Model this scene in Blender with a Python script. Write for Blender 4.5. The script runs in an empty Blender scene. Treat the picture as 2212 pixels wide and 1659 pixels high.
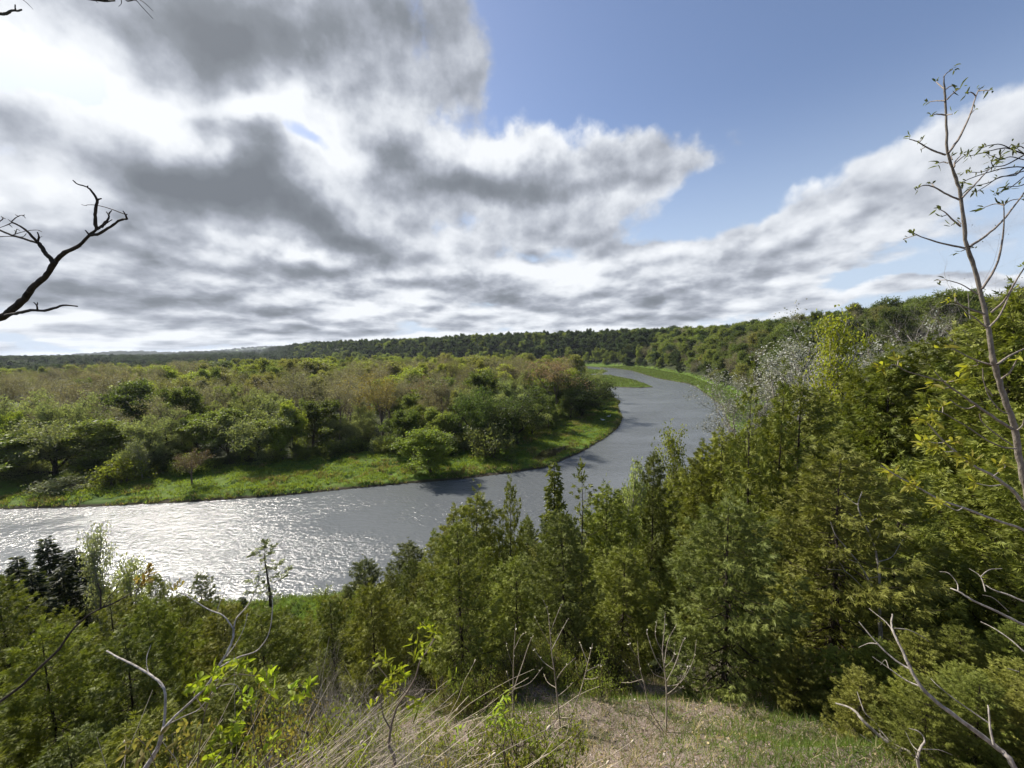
import bpy, math, random
import numpy as np
from mathutils import Vector, Matrix
R = math.radians
sc = bpy.context.scene
col = sc.collection
# ------------------------------------------------------------------ camera
H = 25.0; FPX = 830.9; PITCH = R(5.33); ROLL = R(1.0)
cF = np.array([0, math.cos(PITCH), -math.sin(PITCH)])
_u = np.array([0, math.sin(PITCH), math.cos(PITCH)]); _r = np.array([1.0, 0, 0])
cR = _r*math.cos(ROLL) - _u*math.sin(ROLL)
cU = _u*math.cos(ROLL) + _r*math.sin(ROLL)
cam = bpy.data.cameras.new('camera'); cam.sensor_width = 36; cam.lens = 36*FPX/2212
cam.clip_start = 0.05; cam.clip_end = 40000
camo = bpy.data.objects.new('camera', cam); col.objects.link(camo)
camo.matrix_world = Matrix(((cR[0], cU[0], -cF[0], 0), (cR[1], cU[1], -cF[1], 0), (cR[2], cU[2], -cF[2], H), (0, 0, 0, 1)))
sc.camera = camo

def vd(px, py):                       # direction seen at a point of the photograph (2212 px wide)
    return cF + (px-1106)/FPX*cR + (829.5-py)/FPX*cU
def proj(x, y, z):
    v = np.array([x, y, z-H]); w = v@cF
    return 1106+FPX*(v@cR)/w, 829.5-FPX*(v@cU)/w
def gp(px, py, z=0.0):
    d = vd(px, py); t = (z-H)/d[2]; return d[0]*t, d[1]*t
def dp(px, py, dist):
    d = vd(px, py); return np.array([0, 0, H]) + d*dist

# ------------------------------------------------------------------ sky
SUN_AZ = -51.0; SUN_EL = 42.0
world = bpy.data.worlds.new('World'); sc.world = world; world.use_nodes = True
nt = world.node_tree; nt.nodes.clear()
class NT:
    def __init__(s, t): s.t = t
    def n(s, typ, **kw):
        nd = s.t.nodes.new(typ)
        for k, v in kw.items():
            if k == 'ins':
                for a, b in v.items():
                    if isinstance(b, bpy.types.NodeSocket): s.t.links.new(b, nd.inputs[a])
                    else: nd.inputs[a].default_value = b
            else: setattr(nd, k, v)
        return nd
    def m(s, op, a, b=None, c=None, clamp=False):
        ins = {0: a}
        if b is not None: ins[1] = b
        if c is not None: ins[2] = c
        return s.n('ShaderNodeMath', operation=op, use_clamp=clamp, ins=ins).outputs[0]
    def vm(s, op, a, b=None):
        ins = {0: a}
        if b is not None: ins[1] = b
        return s.n('ShaderNodeVectorMath', operation=op, ins=ins)
    def mix(s, f, a, b, typ='MIX'):
        nd = s.n('ShaderNodeMix', data_type='RGBA', blend_type=typ)
        for sk, v in ((nd.inputs[0], f), (nd.inputs[6], a), (nd.inputs[7], b)):
            if isinstance(v, bpy.types.NodeSocket): s.t.links.new(v, sk)
            else: sk.default_value = v
        return nd.outputs[2]
    def ramp(s, f, stops, interp='LINEAR'):
        nd = s.n('ShaderNodeValToRGB'); cr = nd.color_ramp; cr.interpolation = interp
        while len(cr.elements) < len(stops): cr.elements.new(0.5)
        for e, (p, c) in zip(cr.elements, stops):
            e.position = p; e.color = (c, c, c, 1) if not isinstance(c, (tuple, list)) else (*c, 1)
        s.t.links.new(f, nd.inputs[0]); return nd.outputs[0]
    def noise(s, vec, scale, detail=4, rough=0.5, dist=0.0, lac=2.0):
        nd = s.n('ShaderNodeTexNoise', ins={'Vector': vec, 'Scale': scale, 'Detail': detail, 'Roughness': rough, 'Distortion': dist, 'Lacunarity': lac})
        return nd
    def smooth(s, x, a, b):
        nd = s.n('ShaderNodeMapRange', interpolation_type='SMOOTHSTEP', ins={0: x, 1: a, 2: b}); return nd.outputs[0]

W = NT(nt)
tc = W.n('ShaderNodeTexCoord').outputs['Generated']
dirn = W.vm('NORMALIZE', tc).outputs[0]
sep = W.n('ShaderNodeSeparateXYZ', ins={0: dirn})
# deck coordinates: azimuth circle and logarithm of the height, so cells flatten towards the horizon
def deck(v):
    sp = W.n('ShaderNodeSeparateXYZ', ins={0: v}); ln_ = W.m('SQRT', W.m('ADD', W.m('MULTIPLY', sp.outputs[0], sp.outputs[0]), W.m('MULTIPLY_ADD', sp.outputs[1], sp.outputs[1], 1e-4)))
    w_ = W.m('MULTIPLY', W.m('LOGARITHM', W.m('ADD', W.m('MAXIMUM', sp.outputs[2], 0.0), 0.07), 2.71828), 0.50)
    return W.n('ShaderNodeCombineXYZ', ins={0: W.m('DIVIDE', sp.outputs[0], ln_), 1: W.m('DIVIDE', sp.outputs[1], ln_), 2: w_}).outputs[0]
pl = deck(dirn)
wn = W.noise(dirn, 4.5, 5, 0.55).outputs['Color']
warp = W.vm('MULTIPLY', W.vm('SUBTRACT', wn, (0.5, 0.5, 0.5)).outputs[0], (0.24, 0.24, 0.15)).outputs[0]
dW = W.vm('ADD', dirn, warp).outputs[0]

def blobs(lst):
    acc = None
    for (px, py, rx, ry, ang, amp) in lst:
        c = vd(px, py); ln = np.linalg.norm(c); c = c/ln
        up = np.array([0, 0, 1.0]); e1 = np.cross(c, up); e1 /= np.linalg.norm(e1); e2 = np.cross(e1, c)
        # image-space sizes to angles about this direction
        f1 = 1/(FPX*ln)*1.0
        a = R(ang); x1 = e1*math.cos(a)+e2*math.sin(a); x2 = -e1*math.sin(a)+e2*math.cos(a)
        M = Matrix((x1, np.cross(x2, x1)*1.0, x2)).transposed()
        if M.determinant() < 0: M = Matrix((x1, -np.cross(x2, x1), x2)).transposed()
        mp = W.n('ShaderNodeMapping', vector_type='TEXTURE', ins={0: dW, 'Location': tuple(c), 'Rotation': M.to_euler(), 'Scale': (rx*f1, 1.2, ry*f1)})
        g = W.n('ShaderNodeTexGradient', gradient_type='SPHERICAL', ins={0: mp.outputs[0]}).outputs['Fac']
        g = W.m('MULTIPLY', W.m('MULTIPLY', g, g), W.m('SUBTRACT', 3.0, W.m('MULTIPLY', g, 2.0)))
        acc = W.m('MULTIPLY_ADD', g, amp, acc if acc is not None else 0.0)
    return acc
#   (x, y, half width, half height, tilt, amount)
COVER = [
 (250, 300, 900, 620, 0, 1.1), (620, 60, 560, 420, 0, 1.1), (560, 480, 620, 330, 0, 1.0), (200, 620, 900, 260, 0, 0.9),
 (980, 400, 330, 170, 0, 0.9), (1200, 350, 330, 165, 0, 1.25), (1400, 365, 170, 105, 0, 0.9), (1240, 490, 260, 75, 4, 0.9),
 (1000, 620, 1000, 130, 3, 1.0), (1500, 590, 560, 100, 8, 1.0), (1700, 500, 420, 110, 24, 0.8), (1560, 590, 520, 110, 5, 0.9),
 (1950, 410, 420, 140, 28, 0.75), (2200, 270, 300, 120, 25, 0.6), (2190, 50, 260, 80, 20, 0.5), (2080, 600, 420, 60, 5, 0.8), (1300, 700, 1600, 75, 3, 1.0),
 (20, 135, 150, 100, 0, -2.2), (655, 300, 120, 50, -10, -0.9), (250, 345, 110, 60, 0, -0.8), (1000, 480, 150, 50, 0, -0.25), (560, 60, 60, 60, 0, 0),
 (1010, 130, 90, 200, 10, 0.5), (1500, 180, 700, 190, 0, -0.6), (1560, 440, 190, 90, 20, -0.3), (60, 330, 120, 60, 0, -0.4),
 (1280, 575, 280, 70, 0, 1.1), (1920, 610, 230, 34, 10, -1.2), (2080, 470, 120, 60, 0, -0.5), (60, 762, 600, 16, 0, -0.5),
]
DARK = [
 (430, 420, 250, 130, -5, 1.1), (520, 330, 140, 110, 0, 1.0), (640, 460, 250, 90, -20, 1.15), (760, 515, 150, 50, -10, 0.7), (330, 400, 120, 80, 0, 0.4),
 (480, 40, 330, 110, 6, 0.8), (760, 40, 260, 120, 0, 0.7), (880, 110, 140, 150, 0, 0.35), (600, 130, 280, 60, -12, 0.35), (330, 130, 200, 50, -30, 0.3),
 (1060, 405, 280, 50, -2, 1.0), (1330, 405, 200, 36, 0, 0.6), (860, 350, 130, 70, 10, 0.5), (1200, 360, 200, 40, 0, 0.4), (820, 420, 120, 40, 0, 0.4),
 (40, 270, 110, 70, -20, 0.7), (230, 520, 200, 45, 0, 0.55), (60, 600, 200, 45, 0, 0.6), (330, 590, 240, 40, 0, 0.5), (200, 665, 400, 34, 0, 0.5), (500, 655, 260, 30, 0, 0.6),
 (600, 590, 180, 34, 0, 0.7), (830, 610, 240, 36, 0, 0.6), (1680, 605, 260, 42, 3, 0.7), (1440, 645, 300, 30, 0, 0.4), (1760, 540, 300, 34, 14, 0.4), (1290, 505, 190, 24, 0, 0.4),
 (1100, 640, 240, 28, 0, 0.4), (1920, 480, 240, 45, 18, 0.2), (620, 705, 800, 20, 0, 0.3), (2160, 340, 280, 80, 20, 0.3), (2120, 605, 240, 24, 0, 0.4),
 (180, 200, 300, 260, 20, -0.35), (330, 270, 200, 80, -15, -0.5), (520, 215, 260, 50, 4, -0.75), (720, 330, 190, 55, -18, -0.6), (700, 250, 200, 60, 0, -0.35), (140, 400, 160, 70, 0, -0.4), (60, 60, 240, 200, 0, -0.25),
 (900, 270, 120, 80, 0, -0.5), (1150, 300, 300, 50, 4, -0.55), (600, 550, 360, 20, -3, -0.5), (760, 655, 280, 14, 0, -0.4), (1120, 575, 330, 24, 0, -0.4), (1700, 430, 260, 50, 24, -0.4), (1450, 545, 260, 26, 10, -0.35), (300, 738, 700, 20, 0, -0.35), (1200, 720, 900, 18, 0, -0.3),
]
cov = blobs(COVER); drk = blobs(DARK)
def cloudnoise(vec_d, vec_p):
    wv = W.vm('MULTIPLY', W.vm('SUBTRACT', W.noise(vec_p, 9.0, 3, .6).outputs['Color'], (.5, .5, .5)).outputs[0], (.10, .10, .08)).outputs[0]
    vo = W.n('ShaderNodeTexVoronoi', feature='F1', ins={'Vector': W.vm('ADD', vec_p, wv).outputs[0], 'Scale': 7.5, 'Detail': 1.0, 'Roughness': .5})
    puff = W.m('SUBTRACT', 0.55, vo.outputs['Distance'])
    a = W.m('ADD', W.noise(vec_p, 4.6, 7, 0.57).outputs[0], W.m('MULTIPLY', puff, .30))
    b = W.m('ADD', W.noise(vec_d, 4.0, 8, 0.57).outputs[0], W.m('MULTIPLY', puff, .12))
    t = W.smooth(sep.outputs[2], 0.10, 0.42)
    return W.m('ADD', W.m('MULTIPLY', a, W.m('SUBTRACT', 1.0, t)), W.m('MULTIPLY', b, t))
n1 = cloudnoise(dirn, pl)
n2 = cloudnoise(W.vm('ADD', dirn, (-0.020, 0.0, 0.026)).outputs[0], W.vm('ADD', pl, (-0.018, 0.0, 0.045)).outputs[0])
wisp = W.noise(W.vm('MULTIPLY', dW, (1, 1, 1)).outputs[0], 14, 5, 0.6).outputs[0]
covf = W.m('ADD', cov, W.m('MULTIPLY', W.m('SUBTRACT', n1, 0.5), 2.6))
covf = W.m('ADD', covf, W.m('MULTIPLY', W.m('SUBTRACT', wisp, 0.5), 0.55))
alpha = W.smooth(covf, 0.18, 0.66)
relief = W.m('SUBTRACT', n2, n1)                      # thinner towards the light -> lit
shade = W.m('ADD', drk, W.m('MULTIPLY', relief, 4.4))
shade = W.m('ADD', shade, W.m('MULTIPLY', W.m('SUBTRACT', n1, 0.5), 2.0))
shade = W.m('ADD', shade, W.m('MULTIPLY', W.smooth(covf, 0.3, 1.6), 0.18))
cloudc = W.ramp(W.m('MULTIPLY_ADD', shade, 0.5, 0.27), [(0.0, (0.80, 0.825, 0.86)), (0.20, (0.64, 0.67, 0.72)), (0.36, (0.46, 0.49, 0.55)), (0.52, (0.325, 0.352, 0.405)), (0.72, (0.215, 0.238, 0.272)), (1.0, (0.16, 0.178, 0.205))])
sky = W.n('ShaderNodeTexSky', sky_type='NISHITA', sun_disc=False, sun_elevation=R(SUN_EL), sun_rotation=R(SUN_AZ), altitude=300, air_density=1.0, dust_density=0.7, ozone_density=2.0)
skyc = W.vm('MULTIPLY', sky.outputs[0], (0.140, 0.128, 0.128)).outputs[0]
skyc = W.mix(W.smooth(sep.outputs[2], 0.50, -0.04), skyc, (0.50, 0.60, 0.74, 1))
mixc = W.mix(alpha, skyc, cloudc)
# glow of the sun behind thin cloud
sd = np.array([math.sin(R(SUN_AZ))*math.cos(R(SUN_EL)), math.cos(R(SUN_AZ))*math.cos(R(SUN_EL)), math.sin(R(SUN_EL))])
dt = W.vm('DOT_PRODUCT', dirn, tuple(sd)).outputs['Value']
glow = W.m('MULTIPLY', W.m('POWER', W.m('MAXIMUM', dt, 0.0), 18.0), 0.07)
mixc = W.vm('ADD', mixc, W.n('ShaderNodeCombineXYZ', ins={0: glow, 1: glow, 2: glow}).outputs[0]).outputs[0]
bg = W.n('ShaderNodeBackground', ins={0: mixc, 1: 0.72})
out = W.n('ShaderNodeOutputWorld', ins={0: bg.outputs[0]})

sun = bpy.data.lights.new('sun', 'SUN'); sun.energy = 5.0; sun.angle = R(2.5); sun.color = (1.0, 0.94, 0.84)
suno = bpy.data.objects.new('sun', sun); col.objects.link(suno)
suno.rotation_euler = Vector(-sd).to_track_quat('-Z', 'Y').to_euler()
sc.view_settings.view_transform = 'Standard'; sc.view_settings.look = 'None'
sc.view_settings.exposure = 0.72; sc.view_settings.gamma = 1.0
#SPLIT_SKY
# ------------------------------------------------------------------ helpers
def tag(o, label=None, cat=None, group=None, kind=None):
    if label: o['label'] = label
    if cat: o['category'] = cat
    if group: o['group'] = group
    if kind: o['kind'] = kind
    return o
class Geo:
    def __init__(s): s.V = []; s.F3 = []; s.F4 = []; s.n = 0
    def add(s, v, f):
        f = np.asarray(f)
        (s.F4 if f.shape[1] == 4 else s.F3).append(f+s.n); s.V.append(np.asarray(v, float)); s.n += len(v)
    def tube(s, P, r, k=5, cap=True):
        P = np.asarray(P, float); n = len(P)
        r = np.full(n, r, float) if np.isscalar(r) else np.asarray(r, float)
        T = np.gradient(P, axis=0); T /= np.linalg.norm(T, axis=1)[:, None]+1e-9
        ref = np.array([0.31, 0.87, 0.38]) if abs(T[0, 2]) > 0.7 else np.array([0.1, 0.2, 0.97])
        A = np.cross(T, ref); A /= np.linalg.norm(A, axis=1)[:, None]+1e-9; B = np.cross(T, A)
        an = np.linspace(0, 2*np.pi, k, endpoint=False)
        V = P[:, None]+r[:, None, None]*(A[:, None]*np.cos(an)[None, :, None]+B[:, None]*np.sin(an)[None, :, None])
        i = np.arange(n-1)[:, None]*k; j = np.arange(k)[None]; j2 = (j+1) % k
        F = np.stack([i+j, i+j2, i+k+j2, i+k+j], -1).reshape(-1, 4)
        s.add(V.reshape(-1, 3), F)
    def leaves(s, C, L, Wd, rng, dirs=None, spread=1.0, nrm=None):
        n = len(C)
        a = rng.normal(size=(n, 3))
        if dirs is not None: a = dirs+a*spread
        a /= np.linalg.norm(a, axis=1)[:, None]
        b = rng.normal(size=(n, 3)) if nrm is None else nrm+rng.normal(size=(n, 3))*0.35
        b = np.cross(a, b); b /= np.linalg.norm(b, axis=1)[:, None]+1e-9
        L = (L*(0.7+0.6*rng.random(n)))[:, None]; w = Wd/2*(0.7+0.6*rng.random(n))[:, None]
        v = np.stack([C, C+a*L*0.45+b*w, C+a*L, C+a*L*0.45-b*w], 1).reshape(-1, 3)
        s.add(v, np.arange(4*n).reshape(n, 4))
    def mesh(s, name, mat=None, smooth=False):
        me = bpy.data.meshes.new(name)
        V = np.concatenate(s.V).astype(np.float32)
        F3 = np.concatenate(s.F3) if s.F3 else np.zeros((0, 3), int); F4 = np.concatenate(s.F4) if s.F4 else np.zeros((0, 4), int)
        me.vertices.add(len(V)); me.vertices.foreach_set('co', V.ravel())
        nl = F3.size+F4.size; me.loops.add(nl)
        me.loops.foreach_set('vertex_index', np.concatenate([F3.ravel(), F4.ravel()]).astype(np.int32))
        me.polygons.add(len(F3)+len(F4))
        st = np.concatenate([np.arange(len(F3))*3, F3.size+np.arange(len(F4))*4]).astype(np.int32)
        me.polygons.foreach_set('loop_start', st)
        if smooth: me.polygons.foreach_set('use_smooth', np.ones(len(st), bool))
        me.update(calc_edges=True)
        if mat: me.materials.append(mat)
        return me
def link(name, data, parent=None, loc=(0, 0, 0), color=None):
    o = bpy.data.objects.new(name, data); col.objects.link(o); o.location = loc
    if parent is not None: o.parent = parent
    if color: o.color = (*color, 1)
    return o

# ------------------------------------------------------------------ materials
def newmat(name):
    m = bpy.data.materials.new(name); m.use_nodes = True; m.node_tree.nodes.clear(); return m, NT(m.node_tree)
def leafmat(name, trans=0.4, second=None, secamt=0.0, gloss=0.25):
    m, t = newmat(name)
    oi = t.n('ShaderNodeObjectInfo'); geo = t.n('ShaderNodeNewGeometry')
    isl = geo.outputs['Random Per Island']
    tco = t.n('ShaderNodeTexCoord').outputs['Object']
    nz = t.noise(tco, 0.9, 2).outputs[0]
    c = oi.outputs['Color']
    if second: c = t.mix(t.m('MULTIPLY', t.smooth(t.m('ADD', isl, t.m('SUBTRACT', nz, 0.5)), 0.45, 1.0), secamt), c, (*second, 1))
    val = t.m('ADD', t.m('MULTIPLY_ADD', isl, 0.55, 0.62), t.m('MULTIPLY', t.m('SUBTRACT', nz, 0.5), 0.7))
    val = t.m('MULTIPLY', val, t.m('MULTIPLY_ADD', oi.outputs['Random'], 0.5, 0.8))
    hue = t.m('ADD', 0.5, t.m('MULTIPLY', t.m('SUBTRACT', t.m('FRACT', t.m('MULTIPLY', oi.outputs['Random'], 7.31)), 0.5), 0.018))
    hue = t.m('ADD', hue, t.m('MULTIPLY', t.m('SUBTRACT', isl, 0.5), 0.03))
    hs = t.n('ShaderNodeHueSaturation', ins={'Hue': hue, 'Saturation': 1.0, 'Value': val, 'Color': c}).outputs[0]
    p = t.n('ShaderNodeBsdfPrincipled', ins={'Base Color': hs, 'Roughness': 0.55, 'Specular IOR Level': gloss})
    tr = t.n('ShaderNodeBsdfTranslucent', ins={0: t.mix(1.0, hs, (1.30, 1.36, 0.65, 1), 'MULTIPLY')})
    mx = t.n('ShaderNodeMixShader', ins={0: trans, 1: p.outputs[0], 2: tr.outputs[0]})
    t.n('ShaderNodeOutputMaterial', ins={0: mx.outputs[0]})
    return m
def barkmat(name, a, b, scale=8.0, rough=0.85):
    m, t = newmat(name)
    tco = t.n('ShaderNodeTexCoord').outputs['Object']
    v = t.vm('MULTIPLY', tco, (1, 1, 0.35)).outputs[0]
    nz = t.noise(v, scale, 6, 0.65).outputs[0]
    c = t.ramp(nz, [(0.32, a), (0.68, b)])
    bp = t.n('ShaderNodeBump', ins={'Strength': 0.6, 'Distance': 0.02, 'Height': nz})
    p = t.n('ShaderNodeBsdfPrincipled', ins={'Base Color': c, 'Roughness': rough, 'Normal': bp.outputs[0], 'Specular IOR Level': 0.2})
    t.n('ShaderNodeOutputMaterial', ins={0: p.outputs[0]}); return m
LEAF = leafmat('broad_leaf', 0.52)
CEDAR = leafmat('cedar_foliage', 0.28, (0.19, 0.165, 0.040), 0.35, 0.2)
BUD = leafmat('bud_leaf', 0.35, (0.19, 0.16, 0.10), 0.4, 0.1)
WHITE = leafmat('white_bud', 0.2, None, 0, 0.2)
DRY = leafmat('dry_blade', 0.3, (0.42, 0.31, 0.17), 0.8, 0.1)
BARK = barkmat('grey_brown_bark', (0.045, 0.035, 0.026), (0.13, 0.105, 0.08))
BARKD = barkmat('dark_bark', (0.02, 0.016, 0.012), (0.07, 0.055, 0.042), 20)
BARKG = barkmat('pale_grey_bark', (0.17, 0.145, 0.12), (0.44, 0.40, 0.35), 30)
BARKB = barkmat('birch_bark', (0.22, 0.20, 0.17), (0.62, 0.59, 0.53), 6)
TWIG = barkmat('twig_bark', (0.10, 0.075, 0.055), (0.22, 0.175, 0.14), 3)

# ------------------------------------------------------------------ terrain
near = [(-700, -60), (-120, 20), (-60, 32), gp(545, 1302), gp(700, 1287), (0, 40), (18, 50), (32, 66), (46, 86), gp(1580, 932), (72, 128), gp(1560, 878), gp(1504, 836), gp(1486, 829), gp(1430, 819.4), gp(1410, 814.6), gp(1365, 801), gp(1326, 795.5), gp(1256, 791)]
far1 = [(-20, 560), (-200, 620), (-420, 700), (-420, 660), (-200, 575), (-30, 520), gp(1240, 794), gp(1314, 802), gp(1305, 805)]
bar = [(62, 335), gp(1318, 811), gp(1343, 816), gp(1375, 822.6), gp(1411, 836.5), gp(1380, 838), gp(1340, 836.5), gp(1300, 834), (40, 238), (30, 236)]
far2 = [(42, 228), gp(1305, 842), gp(1312, 852), gp(1330, 862), gp(1340, 868), gp(1334, 876), gp(1345, 903), gp(1335, 925), gp(1310, 945), gp(1260, 975), gp(1180, 1010), gp(1100, 1022), gp(1000, 1035), gp(900, 1043), gp(800, 1052), gp(600, 1072), gp(400, 1085), gp(200, 1095), gp(0, 1100), (-130, 58), (-700, 20)]
RIVER = np.array(near+far1+bar+far2)
FOOT = np.array([(-700, -80), (-120, 10), (-60, 24), (-25, 29), (0, 32.5), (16, 41), (30, 56), (46, 80), (68, 112), (97, 148), (121, 222), (140, 300), (148, 385), (146, 460), (106, 530), (30, 580), (-150, 650), (-350, 770), (-560, 950), (-900, 1400), (-1500, 2300), (-3000, 4500)], float)
POND = np.array([gp(1150, 990, .6), gp(1172, 974, .6), gp(1195, 965, .6), gp(1228, 962, .6), gp(1220, 970, .6), gp(1196, 982, .6), gp(1168, 995, .6)])
def segdist(P, A, B):
    d = B-A; t = np.clip(((P-A)@d)/(d@d), 0, 1); q = P-(A+t[:, None]*d); return np.hypot(q[:, 0], q[:, 1]), t
def polydist(P, poly):
    n = len(poly); D = np.full(len(P), 1e9); ins = np.zeros(len(P), bool)
    for i in range(n):
        A = poly[i]; B = poly[(i+1) % n]; dd, _ = segdist(P, A, B); D = np.minimum(D, dd)
        c = ((A[1] > P[:, 1]) != (B[1] > P[:, 1]))
        xi = A[0]+(P[:, 1]-A[1])/(B[1]-A[1]+1e-12)*(B[0]-A[0]); ins ^= c & (P[:, 0] < xi)
    return np.where(ins, -D, D)
footpoly = np.vstack([FOOT, [(-3000, 40000), (40000, 40000), (40000, -40000), (-40000, -40000), (-40000, -80)]])
def hashn(ix, iy, s):
    h = (ix*374761393+iy*668265263+s*1274126177) & 0xffffffff
    h = ((h ^ (h >> 13))*1274126177) & 0xffffffff; return ((h ^ (h >> 16)) & 0xffff)/65535.0
def vnoise(P, sc_, seed=0, oct_=3):
    v = 0; a = 1; tot = 0; p = P/sc_
    for o in range(oct_):
        i = np.floor(p).astype(np.int64); f = p-i; f = f*f*(3-2*f)
        x, y = i[:, 0], i[:, 1]
        n = (hashn(x, y, seed+o)*(1-f[:, 0])+hashn(x+1, y, seed+o)*f[:, 0])*(1-f[:, 1])+(hashn(x, y+1, seed+o)*(1-f[:, 0])+hashn(x+1, y+1, seed+o)*f[:, 0])*f[:, 1]
        v = v+a*n; tot += a; a *= .5; p = p*2.03+17.1
    return v/tot
sst = lambda x, a, b: (lambda t: t*t*(3-2*t))(np.clip((x-a)/(b-a), 0, 1))
# distant ridges: (distance, depth, [(photo x, crest y)], canopy height)
RIDGES = [(1500, 420, [(-300, 768), (300, 768), (560, 764), (640, 758), (700, 752), (760, 745), (850, 740), (1000, 760)], 15),
          (3200, 900, [(-400, 778), (0, 775), (200, 772), (350, 767), (430, 760), (520, 762), (620, 758), (720, 757), (900, 765)], 15),
          (6500, 1500, [(-400, 778), (0, 776), (180, 766), (260, 761), (420, 762), (500, 757), (560, 752), (640, 749), (700, 752), (800, 765)], 12)]
def ridgeh(P):
    r = np.hypot(P[:, 0], P[:, 1]); az = np.arctan2(P[:, 0], P[:, 1]); out = np.zeros(len(P))
    for rj, wj, prof, ch in RIDGES:
        a = []; h = []
        for px, py in prof:
            d = vd(px, py); a.append(math.atan2(d[0], d[1])); h.append(H+d[2]/math.hypot(d[0], d[1])*rj-ch)
        prof_h = np.interp(az, a, h, left=10, right=0)+(vnoise(P, rj*.09, 40, 3)-.5)*rj*.009
        out = np.maximum(out, prof_h*np.exp(-((r-rj)/wj)**2))
    return out
def height(P, fine=True):
    P = np.asarray(P, float).reshape(-1, 2)
    s = polydist(P, RIVER); s = s+(vnoise(P, 5, 3)-.5)*np.clip(np.abs(s), 0, 1)*2.4 if fine else s
    f = -polydist(P, footpoly)               # >0 beyond the foot line
    rr = np.hypot(P[:, 0], P[:, 1])
    low = np.where(s > 0, 0.12+0.55*sst(s, 0, 1.2)+0.5*sst(s, 2, 25), -0.15-0.6*sst(-s, 0, 6))
    low = low+np.where(s > 0, sst(s, 0, 2)*(1-sst(s, 30, 60)), 0)*(vnoise(P*np.array([.55, 1.0]), 1.7, 11)-.5)*1.25
    barm = (P[:, 1] > 232) & (P[:, 0] > 50) & (f < 0)
    low = np.where(barm & (s > 0), low*0.6, low)
    pd = polydist(P, POND); low = np.where(f < -4, low*sst(pd, -.3, 2.0)+0.25*(1-sst(pd, -.3, 2.0)), low)
    plat = 24.2+4.5*sst(rr, 60, 300)+6.5*sst(rr, 380, 620)+(vnoise(P, 180, 5)-.5)*7*sst(rr, 60, 300)
    slope = 0.7*f
    k = 2.5; up = -k*np.logaddexp(-slope/k, -plat/k)+1.73*0
    up = np.where(f > 0, np.minimum(up, slope), 0)
    z = low+np.maximum(up, 0)*1.0
    z = np.where(f > 0, z+(vnoise(P, 4, 21)-.5)*0.6*sst(f, 0, 6), z)
    ex = np.where(P[:, 0] > 1.2, 5.0, 3.4); e = (np.hypot((P[:, 0]-1.2)/ex, (P[:, 1]-2.0)/4.4)-1)*4.0
    z = z-np.where(f > 0, (2.2+1.0*sst(P[:, 0], -6, 0)-1.2*sst(P[:, 0], 3, 9))*sst(e, 0, 4.0)*sst(f, 2, 15), 0)
    z = np.where(rr > 600, np.maximum(z, ridgeh(P)*sst(rr, 700, 1200)), z)
    # trodden shelf where the path edge is
    z = z-((np.maximum(rr-9000, 0))/9000)*60
    return z
def hz(x, y): return float(height([(x, y)])[0])
print('ground under camera', hz(0, 0), 'D4', hz(0, 4), 'D8', hz(0, 8), hz(0, 20))
rr = np.concatenate([np.geomspace(0.4, 3, 30)[:-1], np.geomspace(3, 60, 330)[:-1], np.geomspace(60, 300, 430)[:-1], np.geomspace(300, 1500, 160)[:-1], np.geomspace(1500, 14000, 90)])
aa = np.concatenate([np.linspace(-58, 58, 700), np.linspace(58, 302, 90)[1:-1]])*math.pi/180
RR, AA = np.meshgrid(rr, aa, indexing='ij')
P = np.stack([(RR*np.sin(AA)).ravel(), (RR*np.cos(AA)).ravel()], 1)
Z = height(P)
nr, na = len(rr), len(aa)
g = Geo(); V = np.column_stack([P, Z]); V = np.vstack([V, [0, 0, float(Z[:na].mean())]])
i = np.arange(nr-1)[:, None]*na; j = np.arange(na)[None]; j2 = (j+1) % na
F = np.stack([i+j, i+na+j, i+na+j2, i+j2], -1).reshape(-1, 4)
g.add(V, F); jj = np.arange(na); g.F3.append(np.stack([jj, (jj+1) % na, np.full(na, nr*na)], 1)[:, ::-1].copy())
me = g.mesh('ground', None, True)
s = polydist(P, RIVER); f = -polydist(P, footpoly)
grassw = np.where((s > 0) & (f < 2), 1.0, 0)
forest = np.zeros(len(P))
TL = np.array([(-160, 92), gp(-60, 1034, 1), gp(60, 1034, 1), gp(200, 1026, 1), gp(420, 1022, 1), gp(600, 1000, 1), gp(800, 985, 1), gp(880, 985, 1), gp(960, 990, 1), gp(1060, 965, 1), gp(1130, 950, 1), gp(1190, 925, 1), gp(1260, 893, 1), gp(1290, 873, 1), gp(1298, 855, 1), gp(1290, 838, 1), (36, 250), (52, 330), (62, 420), (40, 505), (-200, 565), (-420, 650), (-900, 900), (-1600, 1500), (-1600, 92)])
fd = polydist(P, TL)
soil = sst(-fd, -2, 6)
nearm = 1-sst(np.hypot((P[:, 0]-1.4)/6.5, (P[:, 1]-3)/6.5), .8, 1.15)
rgba = np.column_stack([grassw*(1-soil), soil, np.where(f > 2, nearm, 0), np.ones(len(P))])
rgba = np.vstack([rgba, [0, 0, 1, 1]]).astype(np.float32)
ca = me.color_attributes.new('zone', 'FLOAT_COLOR', 'POINT'); ca.data.foreach_set('color', rgba.ravel())
m, t = newmat('ground_cover')
zc = t.n('ShaderNodeVertexColor', layer_name='zone').outputs[0]; zs = t.n('ShaderNodeSeparateColor', ins={0: zc})
pos = t.n('ShaderNodeNewGeometry').outputs['Position']
na_ = t.noise(pos, 0.09, 5, .6).outputs[0]; nb = t.noise(pos, 1.3, 6, .65).outputs[0]; nc = t.noise(pos, 9, 6, .7).outputs[0]; ne = t.noise(pos, 45, 4, .7).outputs[0]
grass = t.mix(t.smooth(na_, .35, .65), (0.055, 0.105, 0.012, 1), (0.10, 0.155, 0.018, 1))
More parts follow.
